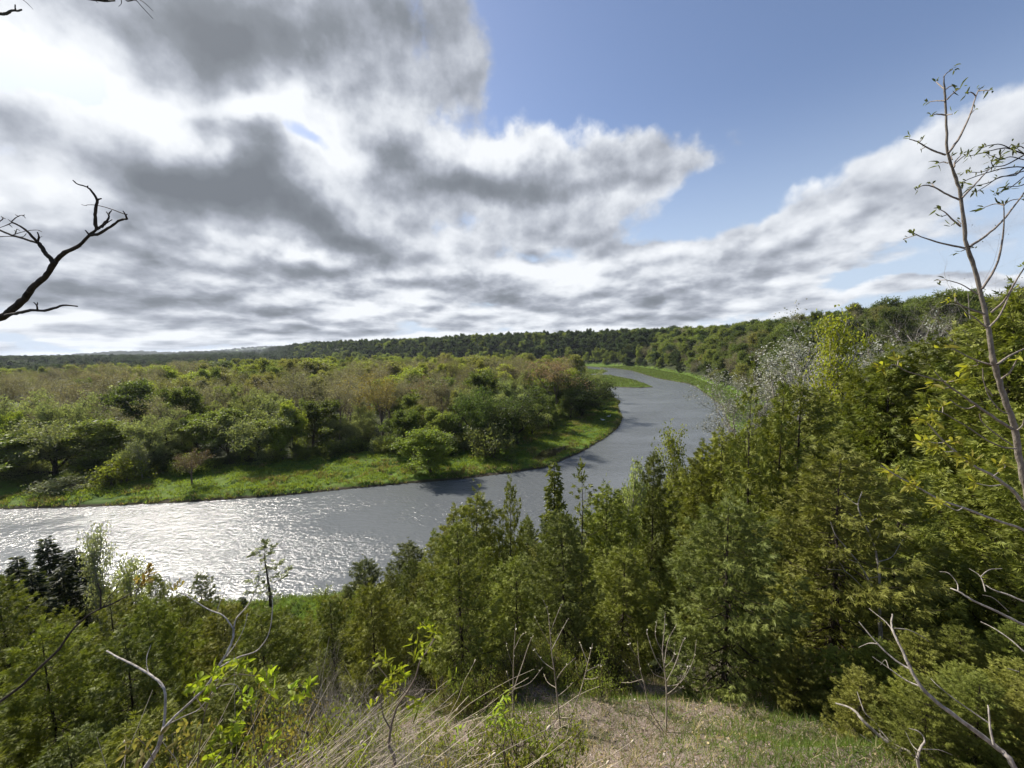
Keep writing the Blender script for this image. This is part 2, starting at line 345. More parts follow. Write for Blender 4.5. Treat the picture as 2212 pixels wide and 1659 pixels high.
grass = t.mix(t.smooth(nb, .50, .72), grass, (0.085, 0.075, 0.03, 1))
floor = t.mix(nb, (0.020, 0.028, 0.009, 1), (0.038, 0.045, 0.016, 1))
gravel = t.ramp(ne, [(.3, (.12, .09, .07)), (.5, (.23, .18, .145)), (.7, (.42, .35, .31))])
gravel = t.mix(t.smooth(nb, .52, .68), gravel, (0.05, 0.062, 0.018, 1))
gravel = t.mix(t.smooth(nc, .52, .66), gravel, (0.12, 0.085, 0.05, 1))
pz_ = t.n('ShaderNodeSeparateXYZ', ins={0: pos}).outputs[2]
grass = t.mix(t.smooth(t.m('ADD', pz_, t.m('MULTIPLY', t.m('SUBTRACT', nb, .5), .5)), .42, .18), grass, (0.060, 0.048, 0.032, 1))
c = t.mix(zs.outputs[0], floor, grass); c = t.mix(zs.outputs[2], c, gravel)
bp = t.n('ShaderNodeBump', ins={'Strength': 0.8, 'Distance': 0.12, 'Height': t.m('ADD', nc, t.m('MULTIPLY', ne, .3))})
p = t.n('ShaderNodeBsdfPrincipled', ins={'Base Color': c, 'Roughness': 0.9, 'Normal': bp.outputs[0], 'Specular IOR Level': 0.15})
t.n('ShaderNodeOutputMaterial', ins={0: p.outputs[0]})
me.materials.append(m)
tag(link('ground', me), 'wooded bluff, flat floodplain and grassy banks around the river', kind='structure')

# water
m, t = newmat('river_water')
pos = t.n('ShaderNodeNewGeometry').outputs['Position']
rot = t.n('ShaderNodeMapping', ins={0: pos, 'Rotation': (0, 0, R(25)), 'Scale': (0.55, 1.0, 1.0)}).outputs[0]
w1 = t.noise(rot, 1.5, 4, .6, .4).outputs[0]; w2 = t.noise(rot, 0.22, 3, .5, .6).outputs[0]; w3 = t.noise(rot, 3.4, 3, .6).outputs[0]
patch = t.smooth(t.noise(t.n('ShaderNodeMapping', ins={0: pos, 'Rotation': (0, 0, R(-20)), 'Scale': (0.4, 1.0, 1.0)}).outputs[0], 0.06, 4, .6, .8).outputs[0], .35, .65)
hgt = t.m('ADD', t.m('MULTIPLY', w1, 0.26), t.m('ADD', t.m('MULTIPLY', w2, 0.16), t.m('MULTIPLY', w3, 0.13)))
bp = t.n('ShaderNodeBump', ins={'Strength': t.m('MULTIPLY_ADD', patch, 0.75, 0.35), 'Distance': 1.0, 'Height': hgt})
p = t.n('ShaderNodeBsdfPrincipled', ins={'Base Color': (0.112, 0.121, 0.126, 1), 'Roughness': 0.17, 'IOR': 1.34, 'Specular IOR Level': 0.5, 'Normal': bp.outputs[0]})
t.n('ShaderNodeOutputMaterial', ins={0: p.outputs[0]}); MW = m
g = Geo(); g.add([(-900, -40, 0), (300, -40, 0), (300, 720, 0), (-900, 720, 0)], [[0, 1, 2, 3]])
tag(link('river', g.mesh('river', MW)), 'wide rippled grey river bending away between the wooded banks', kind='structure')
#SPLIT_TERRAIN
# ------------------------------------------------------------------ tree builders
def rot_about(v, axis, ang):
    return v*math.cos(ang)+np.cross(axis, v)*math.sin(ang)+axis*(axis@v)*(1-math.cos(ang))
def unit(v): return v/(np.linalg.norm(v)+1e-9)
def grow(g, rng, p, d, L, r, lev, prm, tips):
    n = max(3, int(prm['seg'][lev])); pts = [p]; dirs = [d]
    for k in range(n):
        d = unit(d+rng.normal(size=3)*prm['wob'][lev]+np.array([0, 0, prm['trop'][lev]]))
        p = p+d*L/n; pts.append(p); dirs.append(d)
    tap = prm.get('taper', .45)
    g.tube(pts, np.linspace(r, r*tap, n+1), 5 if lev < 2 else 3)
    if lev+1 >= prm['levels']:
        tips.append((np.array(pts), d)); return
    if lev >= prm.get('leafmin', 9): tips.append((np.array(pts), d))
    nb = prm['nb'][lev]; nb = int(nb+rng.integers(-1, 2)) if nb > 3 else int(nb)
    ph = rng.random()*6.28
    for b in range(nb):
        t = prm['start'][lev]+(1-prm['start'][lev])*(b+rng.random()*.8)/nb; t = min(t, .99)
        ii = t*n; i0 = int(ii); q = pts[i0]+(pts[min(i0+1, n)]-pts[i0])*(ii-i0); dd = dirs[min(i0+1, n)]
        ax = unit(np.cross(dd, np.array([math.cos(ph), math.sin(ph), .31]))); ph += 2.4+rng.normal()*.3
        nd = rot_about(dd, ax, R(prm['ang'][lev]*(0.75+.5*rng.random())))
        fr = prm['lenr'][lev]*(0.75+.5*rng.random())*(1.0-prm.get('short', .45)*(t-prm['start'][lev]))
        grow(g, rng, q, nd, L*fr, r*(1-(1-tap)*t)*prm.get('rr', .55), lev+1, prm, tips)
    tips.append((np.array(pts[-2:]), d))
PRM = {
 'twig':   dict(levels=5, seg=(5, 6, 5, 4, 3), wob=(.05, .12, .15, .18, .2), trop=(.05, .12, .08, .04, 0), nb=(8, 8, 7, 6, 0), start=(.25, .2, .15, .15, 0), ang=(42, 42, 42, 42, 0), lenr=(.8, .52, .5, .5, 0), L=.62, r=.016, short=.25, leafmin=3, taper=.3),
 'full':   dict(levels=4, seg=(6, 6, 5, 4), wob=(.05, .14, .18, .2), trop=(.05, .10, .03, 0), nb=(10, 7, 6, 0), start=(.13, .25, .2, 0), ang=(52, 48, 50, 0), lenr=(.62, .50, .48, 0), L=.80, r=.022, short=.5, leafmin=2),
 'willow': dict(levels=4, seg=(4, 7, 6, 5), wob=(.1, .15, .2, .2), trop=(.02, .04, -.05, -.12), nb=(8, 8, 6, 0), start=(.16, .2, .2, 0), ang=(50, 45, 50, 0), lenr=(1.35, .45, .5, 0), L=.42, r=.032, short=.2, leafmin=2),
 'bare':   dict(levels=5, seg=(5, 6, 5, 4, 3), wob=(.04, .09, .12, .15, .15), trop=(.05, .14, .12, .06, 0), nb=(6, 6, 5, 4, 0), start=(.35, .25, .2, .2, 0), ang=(34, 34, 38, 40, 0), lenr=(.72, .52, .5, .5, 0), L=.68, r=.018, short=.25, leafmin=3),
 'shrub':  dict(levels=3, seg=(3, 5, 4), wob=(.1, .2, .2), trop=(.1, .03, -.02), nb=(9, 7, 0), start=(.05, .2, 0), ang=(62, 45, 0), lenr=(1.1, .5, 0), L=.5, r=.02, short=.3, leafmin=1),
 'slim':   dict(levels=3, seg=(8, 4, 3), wob=(.03, .14, .2), trop=(.04, .16, .05), nb=(26, 5, 0), start=(.15, .2, 0), ang=(50, 45, 0), lenr=(.24, .5, 0), L=.95, r=.015, short=.35, leafmin=1),
}
def broad(kind, seed, nleaf, L, Wd, sig, hgt=14.0, leaf=LEAF, bark=BARK, droop=0.0, wid=1.0, name='tree'):
    """returns (trunk mesh, crown mesh) scaled to unit height 1 (multiply by real height)"""
    rng = np.random.default_rng(seed); g = Geo(); tips = []; prm = PRM[kind]
    if kind == 'shrub':
        for k in range(4):
            a = rng.random()*6.28; grow(g, rng, np.array([math.cos(a)*.4, math.sin(a)*.4, -.3]), unit(np.array([math.cos(a)*.6, math.sin(a)*.6, 1])), hgt*prm['L'], hgt*prm['r'], 0, prm, tips)
    else: grow(g, rng, np.array([0, 0, -.6]), np.array([0, 0, 1.]), hgt*prm['L'], hgt*prm['r'], 0, prm, tips)
    allv = np.vstack(g.V); top = np.percentile(allv[:, 2], 99.7)
    wgt = np.array([np.linalg.norm(t[0][-1]-t[0][0])+.2 for t in tips]); wgt /= wgt.sum()
    cnt = rng.multinomial(nleaf, wgt); C = []; D = []
    for (pts, d), c in zip(tips, cnt):
        if c == 0: continue
        # leaves gather in clumps along the twig
        k = max(1, c//14); cp = rng.random(k)*.9+.1; tt = np.clip(cp[rng.integers(0, k, c)]+rng.normal(size=c)*.06, 0, 1)*(len(pts)-1)
        i0 = np.minimum(tt.astype(int), len(pts)-2); q = pts[i0]+(pts[i0+1]-pts[i0])*(tt-i0)[:, None]
        q = q+rng.normal(size=(c, 3))*sig*np.array([1, 1, .7]); C.append(q); D.append(np.tile(d*.5+np.array([0, 0, -droop]), (c, 1)))
    C = np.vstack(C); D = np.vstack(D)
    lg = Geo(); lg.leaves(C, L, Wd, rng, D, .8)
    s_ = 1/top; 
    for q in (g, lg):
        q.V = [v*np.array([s_*wid, s_*wid, s_]) for v in q.V]
    return g.mesh('trunk', bark, True), lg.mesh('crown', leaf)
def crown_w(tree):                  # horizontal extent of the unit tree
    me = tree[1]; n = len(me.vertices); a = np.empty(n*3, np.float32); me.vertices.foreach_get('co', a); a = a.reshape(-1, 3)
    return float(np.percentile(a[:, 0], 98)-np.percentile(a[:, 0], 2))

def cedar(seed, hgt, wid, nbr, nspray, fl, fw, lean=0.0, base=.06, pw=.75, openness=0.0, dead=10):
    """northern white cedar: straight trunk, short boughs, flat fan sprays. Real size."""
    rng = np.random.default_rng(seed); g = Geo(); lg = Geo()
    tz = np.linspace(-.5, hgt, 9); wob = np.cumsum(rng.normal(size=(9, 2))*.02*hgt/6, 0)
    tp = np.column_stack([wob, tz]); r0 = .011*hgt+.015
    g.tube(tp, np.linspace(r0, .006, 9), 6)
    def tr(z):
        return np.array([np.interp(z, tz, tp[:, 0]), np.interp(z, tz, tp[:, 1]), z])
    C = []; D = []; N = []
    ph = rng.random()*6
    lens = []
    lump = rng.random(40)
    for b in range(nbr):
        t = base+(1-base)*((b+rng.random())/nbr)**.92; z = t*hgt
        prof = (1-t)**pw*(1.0-.35*math.exp(-((t-base)/.10)**2))+.035
        a = ph; ph += 2.4+rng.normal()*.35
        side = .72+.5*lump[int((a % 6.283)/6.283*8)+8*int(t*4.99) if t < 1 else 0]
        Lb = wid*.5*prof*side*(.75+.5*rng.random())
        if rng.random() < openness: continue
        o = tr(z); h = np.array([math.cos(a), math.sin(a), 0])
        n = 5; s = np.linspace(0, 1, n+1)[:, None]
        rise = (.55-.5*(1-t))*Lb; sag = -.28*Lb*(1-t)
        pts = o+h*s*Lb+np.array([0, 0, 1])*(s*rise*.3+np.sin(s*math.pi)*sag+s**3*.28*Lb)+np.cumsum(rng.normal(size=(n+1, 3))*.025*Lb, 0)
        g.tube(pts, np.linspace(r0*.28*(1-t)+.004, .0025, n+1), 3)
        lens.append(Lb)
        k = max(3, int(nspray*Lb/(wid*.5)))
        u = 1-rng.random(k)**1.4*.85; ii = u*n; i0 = np.minimum(ii.astype(int), n-1)
        q = pts[i0]+(pts[i0+1]-pts[i0])*(ii-i0)[:, None]
        lat = np.cross(h, [0, 0, 1]); sd_ = rng.choice([-1, 1], k)[:, None]
        spread = (.24*Lb+.07)*(1.25-u)[:, None]
        q = q+lat*sd_*spread*rng.random((k, 1))*1.1+np.array([0, 0, 1])*rng.normal(size=(k, 1))*.05*Lb
        d = h*(.55+.4*rng.random((k, 1)))+lat*sd_*.55*rng.random((k, 1))+np.array([0, 0, 1])*(rng.random((k, 1))*.75-.30)+rng.normal(size=(k, 3))*.22
        C.append(q); D.append(d/np.linalg.norm(d, axis=1)[:, None]); N.append(np.tile(h, (k, 1)))
    for b in range(dead):                     # bare dead side twigs, curved
        z = hgt*(.08+.5*rng.random()); a = rng.random()*6.28; o = tr(z); h = np.array([math.cos(a), math.sin(a), 0]); Lb = wid*.42*(.5+.6*rng.random())
        s = np.linspace(0, 1, 6)[:, None]
        g.tube(o+h*s*Lb+np.array([0, 0, 1])*((s-.5)**2-.25)*Lb*.9, np.linspace(.009, .003, 6), 3)
    C = np.vstack(C); D = np.vstack(D); N = np.vstack(N)
    # leader tuft
    k = 24; C = np.vstack([C, tr(hgt)+rng.normal(size=(k, 3))*[.05, .05, .16]*hgt/6]); D = np.vstack([D, unit(np.array([0, 0, 1.]))+rng.normal(size=(k, 3))*.5]); N = np.vstack([N, rng.normal(size=(k, 3))])
    D /= np.linalg.norm(D, axis=1)[:, None]
    Bn = np.cross(D, N+rng.normal(size=N.shape)*.7); Bn /= np.linalg.norm(Bn, axis=1)[:, None]+1e-9
    # each spray: fronds fanned in one plane, drooping at the tip
    for j, (ang, off_, ln) in enumerate(((0, .35, 1.0), (32, .12, .85), (-32, .18, .85), (62, 0, .6), (-62, .05, .6), (20, .5, .6), (-22, .55, .55))):
        a = R(ang)+rng.normal(size=len(C))*.12
        dd = D*np.cos(a)[:, None]+Bn*np.sin(a)[:, None]+np.array([0, 0, -.12])
        nn = np.cross(D, Bn)
        lg.leaves(C+D*off_*fl*.6, fl*ln, fw, rng, dd, .06, nn)
    return g.mesh('trunk', BARKD, True), lg.mesh('crown', CEDAR)

def spruce(seed, hgt, wid, nbr, kn, L, Wd):
    rng = np.random.default_rng(seed); g = Geo(); lg = Geo(); g.tube([(0, 0, -.5), (0, 0, hgt*.5), (0, 0, hgt)], [.016*hgt, .009*hgt, .01], 6)
    C = []; D = []; ph = 0
    for b in range(nbr):
        t = .05+.95*(b+rng.random())/nbr; a = ph; ph += 2.4+rng.normal()*.3; Lb = wid*.5*((1-t)**.85+.03)*(.7+.5*rng.random()); h = np.array([math.cos(a), math.sin(a), 0])
        s = np.linspace(0, 1, 5)[:, None]; pts = np.array([0, 0, t*hgt])+h*s*Lb+np.array([0, 0, 1])*(-.35*s*Lb*(1-t)+.25*s**2*Lb)
        g.tube(pts, np.linspace(.03*(1-t)+.006, .004, 5), 3)
        k = max(4, int(kn*Lb/(wid*.5))); u = rng.random(k)**.7; i0 = np.minimum((u*4).astype(int), 3); q = pts[i0]+(pts[i0+1]-pts[i0])*(u*4-i0)[:, None]
        lat = np.cross(h, [0, 0, 1]); q = q+lat*rng.normal(size=(k, 1))*.16*Lb*(1.2-u)[:, None]+rng.normal(size=(k, 3))*.04
        C.append(q); D.append(h*.8+lat*rng.normal(size=(k, 1))*.7+np.array([0, 0, -.1])+rng.normal(size=(k, 3))*.25)
    lg.leaves(np.vstack(C), L, Wd, rng, np.vstack(D), .1)
    return g.mesh('trunk', BARKD, True), lg.mesh('crown', CEDAR)

ntree = [0]
def put(kind_name, tree, x, y, sx, sz, color, label, cat='tree', group=None, rz=None, z=None, lean=0.0, leandir=0.0):
    """one tree = empty at its base > trunk, crown (mesh data shared between copies)"""
    if z is None: z = hz(x, y)
    o = bpy.data.objects.new(kind_name, None); col.objects.link(o); o.empty_display_size = .5
    o.location = (x, y, z); o.scale = (sx, sx, sz); rngp = random.Random(int(abs(x*131+y*717)*10)); 
    o.rotation_euler = (lean*math.cos(leandir), lean*math.sin(leandir), rngp.random()*6.28 if rz is None else rz)
    tag(o, label, cat, group)
    link('trunk', tree[0], o); link('crown', tree[1], o, color=color)
    ntree[0] += 1
    return o

def scatter_on(poly, spacing, seed, ymax=1e9, grow_=None):
    """dart throwing inside a polygon; grow_(x,y) multiplies the spacing"""
    rng = np.random.default_rng(seed); lo = poly.min(0); hi = poly.max(0); N = int((hi-lo).prod()/spacing**2*3.0)
    N = min(N, 60000); pts = rng.random((N, 2))*(hi-lo)+lo; d = polydist(pts, poly); pts = pts[d < 0]
    grid = {}; out = []
    for p in pts:
        s = spacing*(grow_(p) if grow_ else 1); c = (int(p[0]//(spacing*2)), int(p[1]//(spacing*2))); ok = True
        for i in (-1, 0, 1):
            for j in (-1, 0, 1):
                for q in grid.get((c[0]+i, c[1]+j), ()):
                    if (q[0]-p[0])**2+(q[1]-p[1])**2 < s*s: ok = False; break
                if not ok: break
            if not ok: break
        if ok: grid.setdefault(c, []).append(p); out.append(p)
    return np.array(out)
def inview(P, m=120, top=-1e9):
    v = np.column_stack([P, np.full(len(P), 8.0-H)]); w = v@cF; px = 1106+FPX*(v@cR)/np.maximum(w, .1)
    return (w > 1) & (px > -m) & (px < 2212+m), px

def stuff_instances(name, pts, zs, rotz, scl, trees, color, label, idx=None):
    """one object, geometry nodes, instances of the crowns and trunks of real trees"""
    me = bpy.data.meshes.new(name); V = np.column_stack([pts, zs]).astype(np.float32)
    me.vertices.add(len(V)); me.vertices.foreach_set('co', V.ravel())
    for nm, ty, arr in (('rot', 'FLOAT_VECTOR', np.column_stack([np.zeros(len(V)), np.zeros(len(V)), rotz])), ('scl', 'FLOAT_VECTOR', scl)):
        a = me.attributes.new(nm, ty, 'POINT'); a.data.foreach_set('vector', np.asarray(arr, np.float32).ravel())
    a = me.attributes.new('idx', 'INT', 'POINT'); a.data.foreach_set('value', (np.arange(len(V)) % len(trees) if idx is None else idx).astype(np.int32))
    o = link(name, me, color=color); tag(o, label, 'trees', kind='stuff')
    ng = bpy.data.node_groups.new(name, 'GeometryNodeTree')
    ng.interface.new_socket('Geometry', in_out='INPUT', socket_type='NodeSocketGeometry'); ng.interface.new_socket('Geometry', in_out='OUTPUT', socket_type='NodeSocketGeometry')
    T = NT(ng); gi = T.n('NodeGroupInput'); go = T.n('NodeGroupOutput')
    jall = T.n('GeometryNodeJoinGeometry')
    for (tr_, cr_) in trees[::-1]:
        j = T.n('GeometryNodeJoinGeometry')
        for ob in (tr_, cr_):
            if ob is None: continue
            oi = T.n('GeometryNodeObjectInfo', transform_space='ORIGINAL'); oi.inputs[0].default_value = ob
            ng.links.new(oi.outputs['Geometry'], j.inputs[0])
        gti = T.n('GeometryNodeGeometryToInstance'); ng.links.new(j.outputs[0], gti.inputs[0]); ng.links.new(gti.outputs[0], jall.inputs[0])
    na1 = T.n('GeometryNodeInputNamedAttribute', data_type='FLOAT_VECTOR', ins={0: 'rot'}); na2 = T.n('GeometryNodeInputNamedAttribute', data_type='FLOAT_VECTOR', ins={0: 'scl'}); na3 = T.n('GeometryNodeInputNamedAttribute', data_type='INT', ins={0: 'idx'})
    iop = T.n('GeometryNodeInstanceOnPoints')
    ng.links.new(gi.outputs[0], iop.inputs['Points']); ng.links.new(jall.outputs[0], iop.inputs['Instance']); iop.inputs['Pick Instance'].default_value = True
    def out_of(nd): return [s for s in nd.outputs if s.enabled and s.name == 'Attribute'][0]
    ng.links.new(out_of(na1), iop.inputs['Rotation']); ng.links.new(out_of(na2), iop.inputs['Scale']); ng.links.new(out_of(na3), iop.inputs['Instance Index'])
    ng.links.new(iop.outputs[0], go.inputs[0])
    md = o.modifiers.new('scatter', 'NODES'); md.node_group = ng
    return o

# unit trees
FULL = [broad('full', 10+i, 13000, .38, .26, .42, wid=w) for i, w in enumerate((1.0, 1.15, .9, 1.05))]
WILL = [broad('willow', 20+i, 15000, .36, .16, .38, droop=.5, wid=w, bark=BARKD) for i, w in enumerate((1.0, .95, 1.1))]
BARE = [broad('bare', 30+i, 4600, .24, .14, .32, leaf=BUD, bark=TWIG) for i in range(4)]
SHRB = [broad('shrub', 40+i, 3000, .30, .17, .30, hgt=5, droop=.2) for i in range(3)]
SLIM = [broad('slim', 50+i, 6500, .13, .10, .20, hgt=9, bark=BARKB) for i in range(2)]
LOWF = [broad('full', 60+i, 1500, 1.05, .8, .55, wid=1.1) for i in range(3)]
LOWC = [spruce(70+i, 1.0*14, 6.0, 70, 16, 1.1, .5) for i in range(2)]
WID = {id(k): crown_w(k) for k in FULL+WILL+BARE+SHRB+SLIM+LOWF}
print('unit widths', [round(WID[id(k)], 2) for k in FULL+WILL+BARE+SHRB+SLIM])
GREEN = (0.180, 0.212, 0.055); DGREEN = (0.120, 0.150, 0.042); SAGE = (0.250, 0.275, 0.130); LIME = (0.245, 0.268, 0.052)
BROWN = (0.235, 0.215, 0.140); RUST = (0.240, 0.205, 0.125); OLIVE = (0.205, 0.200, 0.070); HILL_SHADED = (0.055, 0.078, 0.030); FRESH = (0.210, 0.250, 0.050); PALE = (0.24, 0.25, 0.16)  # the dark hill green has cloud shadow mixed into the leaf colour

# ------------------------------------------------------------------ floodplain: the trees one can tell apart
occupied = []
def notable(px, by, ty, w, kinds, v, color, name, label, cat='tree', z=1.0, widthlock=True):
    x, y = gp(px, by, z); d = vd(px, ty); k = y/d[1]; top = H+d[2]*k; zb = hz(x, y); h = max(top-zb, 1.0)
    tr_ = kinds[v]; dist = math.hypot(y, 0)/1.0; wm = w/FPX*y*1.02
    o = put(name, tr_, x, y, wm/WID[id(tr_)] if widthlock else h, h, color, label, cat, z=zb)
    occupied.append((x, y, wm*.42)); return o
notable(5, 1034, 938, 150, FULL, 0, FRESH, 'leafy_tree', 'bright green leafy tree cut off by the left edge above the bank')
notable(118, 1024, 903, 140, WILL, 0, SAGE, 'willow_tree', 'spreading grey-green willow near the left edge with arching limbs')
notable(222, 1012, 903, 100, FULL, 1, GREEN, 'leafy_tree', 'dense dark-centred green tree between two grey-green willows on the left bank')
notable(350, 1004, 892, 130, WILL, 1, SAGE, 'willow_tree', 'grey-green willow with dark forked limbs, above the brown leafless bush')
notable(432, 988, 898, 80, FULL, 2, GREEN, 'leafy_tree', 'small rounded green tree between the forked willow and the tall round willow')
notable(565, 992, 864, 120, WILL, 2, SAGE, 'willow_tree', 'tall rounded grey-green willow left of the slim yellow-topped tree')
notable(636, 985, 868, 55, FULL, 2, LIME, 'leafy_tree', 'slim tree with a yellow-green top at the edge of the brown trees')
notable(415, 1045, 972, 68, BARE, 0, (0.13, 0.085, 0.05), 'leafless_bush', 'leafless reddish-brown bush alone on the open grass of the far bank', 'bush')
notable(138, 1052, 1026, 85, SHRB, 0, SAGE, 'shrub', 'low mounded grey-green shrub nearest the water at the left', 'shrub')
notable(258, 1044, 992, 100, SHRB, 1, LIME, 'shrub', 'light green arching shrub leaning over the grass left of the brown bush', 'shrub')
notable(307, 1034, 952, 30, SLIM, 0, SAGE, 'young_tree', 'thin pale young tree with a bare lower stem beside the arching shrub')
notable(828, 952, 802, 100, BARE, 1, (0.27, 0.20, 0.06), 'budding_tree', 'tall orange-brown budding tree with a fan of bare limbs in mid forest')
notable(926, 925, 808, 65, BARE, 2, (0.20, 0.14, 0.09), 'budding_tree', 'reddish-brown bare tree right of the orange budding tree')
notable(735, 950, 806, 80, BARE, 3, BROWN, 'budding_tree', 'tall grey-brown bare tree left of the orange budding tree')
notable(872, 978, 886, 75, FULL, 3, DGREEN, 'leafy_tree', 'dark green leafy tree at the foot of the orange budding tree')
notable(947, 968, 884, 65, FULL, 0, GREEN, 'leafy_tree', 'soft green tree between the dark green tree and the great willow')
notable(930, 1017, 922, 95, FULL, 1, FRESH, 'leafy_tree', 'fresh green tree leaning out over the grass at the edge of the far bank')
notable(1040, 972, 838, 130, WILL, 1, (0.085, 0.115, 0.035), 'willow_tree', 'great rounded willow, the broadest crown of the far bank')
notable(1118, 958, 832, 125, WILL, 2, (0.085, 0.110, 0.04), 'willow_tree', 'right-hand half of the great willow clump, slightly taller crown')
notable(1060, 988, 908, 100, SHRB, 2, (0.135, 0.15, 0.06), 'willow_bush', 'pale grey-green willow bush standing in front of the great willow', 'bush')
notable(1184, 930, 856, 60, FULL, 2, DGREEN, 'leafy_tree', 'narrow dark green tree right of the great willow')
notable(1205, 898, 772, 120, BARE, 0, (0.24, 0.17, 0.10), 'budding_tree', 'tallest reddish-brown bare-limbed tree near the river bend')
notable(1258, 898, 800, 115, WILL, 0, (0.075, 0.10, 0.032), 'willow_tree', 'dark rounded willow at the tip of the wooded point')
notable(1232, 905, 840, 60, FULL, 3, DGREEN, 'leafy_tree', 'low dark green tree under the willow at the wooded point')
notable(1314, 862, 842, 24, SHRB, 1, SAGE, 'shrub', 'tiny pale bush at the very tip of the point by the water', 'shrub')
notable(1000, 935, 846, 50, FULL, 0, OLIVE, 'leafy_tree', 'small yellow-olive tree behind the left shoulder of the great willow')
notable(300, 912, 824, 95, FULL, 1, LIME, 'leafy_tree', 'rounded bright yellow-green crown among the left floodplain trees')
notable(86, 905, 858, 46, FULL, 2, LIME, 'leafy_tree', 'small round light green tree in front of the dark bare wood at left')
notable(655, 930, 798, 90, BARE, 1, BROWN, 'budding_tree', 'tall vase-shaped bare tree rising behind the round willow')
notable(450, 832, 781, 80, FULL, 3, DGREEN, 'leafy_tree', 'broad dark green dome standing above the back of the floodplain forest', z=1)
notable(395, 925, 840, 75, BARE, 2, OLIVE, 'budding_tree', 'olive bare-limbed tree with forked trunks left of centre')
notable(50, 960, 868, 110, BARE, 3, BROWN, 'budding_tree', 'wide brown bare tree near the left edge above the grey-green willow')
tr_low = []
# forest fill behind them
ptsF = scatter_on(TL, 8.2, 5, grow_=lambda p: 1.0+max(0, (math.hypot(p[0], p[1])-120))/420)
ok, pxs = inview(ptsF, 60); ptsF = ptsF[ok]; pxs = pxs[ok]
keep = np.ones(len(ptsF), bool)
for (x, y, r_) in occupied: keep &= np.hypot(ptsF[:, 0]-x, ptsF[:, 1]-y) > max(r_*.9, 3.0)
ptsF = ptsF[keep]; pxs = pxs[keep]
order = np.argsort(np.hypot(ptsF[:, 0], ptsF[:, 1])); ptsF = ptsF[order]; pxs = pxs[order]
zF = height(ptsF); rng = np.random.default_rng(77)
GR = {'willow': ('willow_tree', 'grey-green willow in the front ranks of the floodplain forest', 'willows in the floodplain forest'),
      'green': ('leafy_tree', 'rounded green tree in the crowded floodplain forest', 'green trees in the floodplain forest'),
      'brown': ('budding_tree', 'brownish bare-limbed tree just coming into leaf in the floodplain forest', 'budding trees in the floodplain forest'),
      'lime': ('leafy_tree', 'bright yellow-green tree in the back ranks of the floodplain forest', 'bright trees at the back of the floodplain forest')}
LANDX = [120, 290, 480, 600, 760, 890, 1010, 1150]
LAND = ['at the far left', 'above the left willow', 'above the leafless bush', 'above the tall round willow', 'by the slim yellow-topped tree', 'by the orange budding tree', 'left of the great willow', 'behind the great willow', 'near the river bend']
CNAME = {SAGE: 'grey-green', GREEN: 'mid green', FRESH: 'fresh green', DGREEN: 'dark green', BROWN: 'brownish', OLIVE: 'olive', RUST: 'tan', LIME: 'yellow-green'}
counts = {k: 0 for k in GR}; st = {k: [] for k in ('green', 'brown', 'lime', 'dark')}
nind = 0
for k in range(len(ptsF)):
    x, y = ptsF[k]; D = math.hypot(x, y); px = pxs[k]; r = rng.random(); edge = -polydist(ptsF[k:k+1], TL)[0]
    zn = vnoise(ptsF[k:k+1], 45, 9, 2)[0]
    if edge < 9 and y < 235: kd = 'willow' if r < .40 else 'green'; h = 8+5*rng.random()
    elif D < 150: kd = ('brown' if r < .70 else 'green') if 640 < px < 1000 else ('willow' if r < .35 else 'green' if r < .72 else 'brown'); h = 12+4*rng.random()
    elif D < 310: kd = 'brown' if (zn > .42 or px < 260 or 700 < px < 1250) and r < .62 else ('lime' if r > .5 else 'green'); h = 14+4.5*rng.random()
    elif D < 560: kd = ('lime' if r < .6 else 'green') if px > 430 and r < .85 else ('brown' if r < .6 else 'lime'); h = 12.5+4*rng.random()
    else: kd = 'dark'; h = 9+4*rng.random()
    if y > 235 and x > 20: h = min(h, 13)
    if px < 200 and 150 < D < 420: kd = 'brown' if r < .8 else 'green'
    if kd != 'dark' and nind < 330 and counts[kd] < 290 and not (kd in ('green', 'lime') and counts['green']+counts['lime'] >= 130):
        nm, lb, gr = GR[kd]; lib = {'willow': WILL, 'green': FULL, 'brown': BARE, 'lime': FULL}[kd]; tr_ = lib[rng.integers(len(lib))]
        cc = {'willow': SAGE, 'green': (GREEN, FRESH, DGREEN)[rng.integers(3)], 'brown': (BROWN, BROWN, OLIVE, RUST)[rng.integers(4)], 'lime': (LIME, OLIVE)[rng.integers(2)]}[kd]
        h *= .8+.35*rng.random()
        fw = (7.5+6*rng.random())*(h/13) if kd != 'brown' else (7.5+2.5*rng.random())*(h/14)
        zn_ = LAND[int(np.searchsorted(LANDX, px))]; rk = 'front ranks' if D < 130 else 'middle ranks' if D < 210 else 'back ranks'
        lb = '%s %s in the %s of the floodplain, %s' % (CNAME[cc], {'willow': 'willow', 'green': 'leafy tree', 'brown': 'bare-limbed budding tree', 'lime': 'rounded tree'}[kd], rk, zn_)
        put(nm, tr_, x, y, fw/WID[id(tr_)], h, cc, lb, 'tree', gr, z=float(zF[k])); counts[kd] += 1; nind += 1
    else:
        st['green' if kd == 'willow' else kd].append((x, y, zF[k], h, rng.random()*6.28, rng.random()))
print('floodplain', nind, counts, {k: len(v) for k, v in st.items()})
firsts = {}
for o in bpy.data.objects:
    if o.data is not None and o.data.name.startswith(('crown', 'trunk')): firsts.setdefault(o.data.name, o)
def objs(tr_):
    return (firsts.get(tr_[0].name), firsts.get(tr_[1].name))
print('objs', [objs(t_)[1] is not None for t_ in FULL+WILL+BARE])
